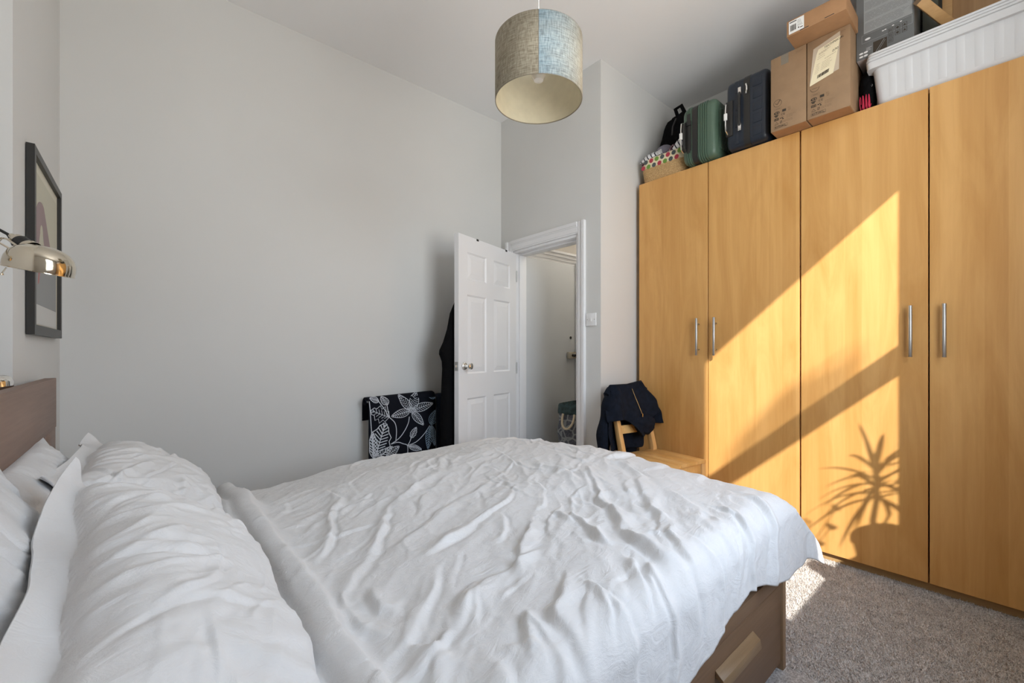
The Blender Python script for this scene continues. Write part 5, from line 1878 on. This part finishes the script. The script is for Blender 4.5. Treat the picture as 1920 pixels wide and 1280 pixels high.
# ------------------------------------------------------------------ plants on the window sill
def pot(parent, x, y, z, r, h):
    MB().lathe([(.0005, 0), (r * .72, 0), (r * .95, h * .82), (r * 1.05, h * .82), (r * 1.05, h), (r * .93, h), (r * .9, h * .86), (.0005, h * .86)], 28, (x, y, z)).build('pot', MAT['terracotta'], parent)


pl1 = root('dracaena_plant', (1.868, -.355, .80), 'potted dracaena with long arching leaves on the window sill', 'plant')
pot(pl1, 1.868, -.355, .8005, .070, .135)
MB().tube([(1.868, -.355, .91), (1.860, -.352, 1.0), (1.872, -.356, 1.10), (1.868, -.355, 1.25)], [.011, .010, .009, .008], 8).build('trunk', MAT['trunk'], pl1)
rr = random.Random(5)
for k in range(34):
    a = k * 2.399
    z0_ = 1.10 + .17 * (k / 34)
    el = math.radians(-5 + 75 * (k / 34) + rr.uniform(-12, 12))
    L = rr.uniform(.17, .25)
    wdt = rr.uniform(.006, .010)
    pts = []
    for i in range(8):
        t = i / 7
        r_ = L * t * math.cos(el)
        z = z0_ + L * t * math.sin(el) - .16 * t * t * (1.1 - k / 40)
        pts.append(Vector((1.868 + r_ * math.cos(a), -.355 + r_ * math.sin(a), z)))
    sd_ = Vector((-math.sin(a), math.cos(a), 0))
    m = MB()
    for i, p in enumerate(pts):
        t = i / 7
        w = wdt * (math.sin(PI * (.12 + .88 * t)) ** .6 if t < 1 else 0) + .0004
        if p.y < -.465:
            p.y = -.465
        if p.x > 1.895 and p.y < -.393:
            p.y = -.393
        m.v += [tuple(p + sd_ * w), tuple(p + Vector((0, 0, -.002))), tuple(p - sd_ * w)]
    m.f = [q_ for i in range(7) for q_ in ((3 * i, 3 * i + 1, 3 * i + 4, 3 * i + 3), (3 * i + 1, 3 * i + 2, 3 * i + 5, 3 * i + 4))]
    m.build('leaf', MAT['leaf'], pl1, recalc=False)

pl2 = root('leafy_plant', (1.56, -.36, .80), 'small leafy houseplant in a clay pot on the window sill', 'plant')
pot(pl2, 1.56, -.36, .8005, .060, .11)
for k, (dx_, dz_, lean) in enumerate(((-.05, .16, -.6), (.03, .24, .2), (.09, .18, .7), (-.10, .22, -.3), (.06, .10, 1.0), (-.02, .30, .0), (.12, .26, .5))):
    tip = Vector((1.56 + dx_, -.36 + .02 * math.sin(k * 2), .90 + dz_))
    MB().tube([(1.56, -.36, .895), (1.56 + dx_ * .4, -.36, .90 + dz_ * .6), tuple(tip)], .0022, 6).build('stem', MAT['leaf'], pl2)
    m = MB()
    for i in range(9):
        t = i / 8
        w = .020 * math.sin(PI * t) ** .8 + .0003
        p = tip + Vector((math.sin(lean) * .06 * t, .01 * math.sin(t * 3), math.cos(lean) * .03 * t - .03 * t * t))
        m.v += [tuple(p + Vector((0, w, w * .5))), tuple(p - Vector((0, w, w * .5)))]
    m.f = [(2 * i, 2 * i + 1, 2 * i + 3, 2 * i + 2) for i in range(8)]
    m.build('leaf', MAT['leaf'], pl2, recalc=False)

# ------------------------------------------------------------------ carpet pile where the floor shows
rg = np.random.default_rng(4)
nt_ = 90000
px_ = rg.uniform(1.70, 2.73, nt_)
py_c = rg.uniform(-.395, .98, nt_)
ang_ = rg.uniform(0, 2 * PI, nt_)
hh = rg.uniform(.005, .011, nt_)
ww = rg.uniform(.0012, .0024, nt_)
lx = rg.normal(0, .0045, nt_)
ly = rg.normal(0, .0045, nt_)
V3 = np.zeros((nt_, 3, 3))
V3[:, 0] = np.stack([px_ - np.cos(ang_) * ww, py_c - np.sin(ang_) * ww, 0 * px_], -1)
V3[:, 1] = np.stack([px_ + np.cos(ang_) * ww, py_c + np.sin(ang_) * ww, 0 * px_], -1)
V3[:, 2] = np.stack([px_ + lx, py_c + ly, hh], -1)
me = bpy.data.meshes.new('carpet_pile')
me.from_pydata(V3.reshape(-1, 3).tolist(), [], np.arange(nt_ * 3).reshape(-1, 3).tolist())
me.materials.append(MAT['pile'])
cp = bpy.data.objects.new('carpet_pile', me)
COL.objects.link(cp)
cp['kind'] = 'stuff'
tag(cp, 'short grey beige pile of the carpet between bed and wardrobes', 'carpet')
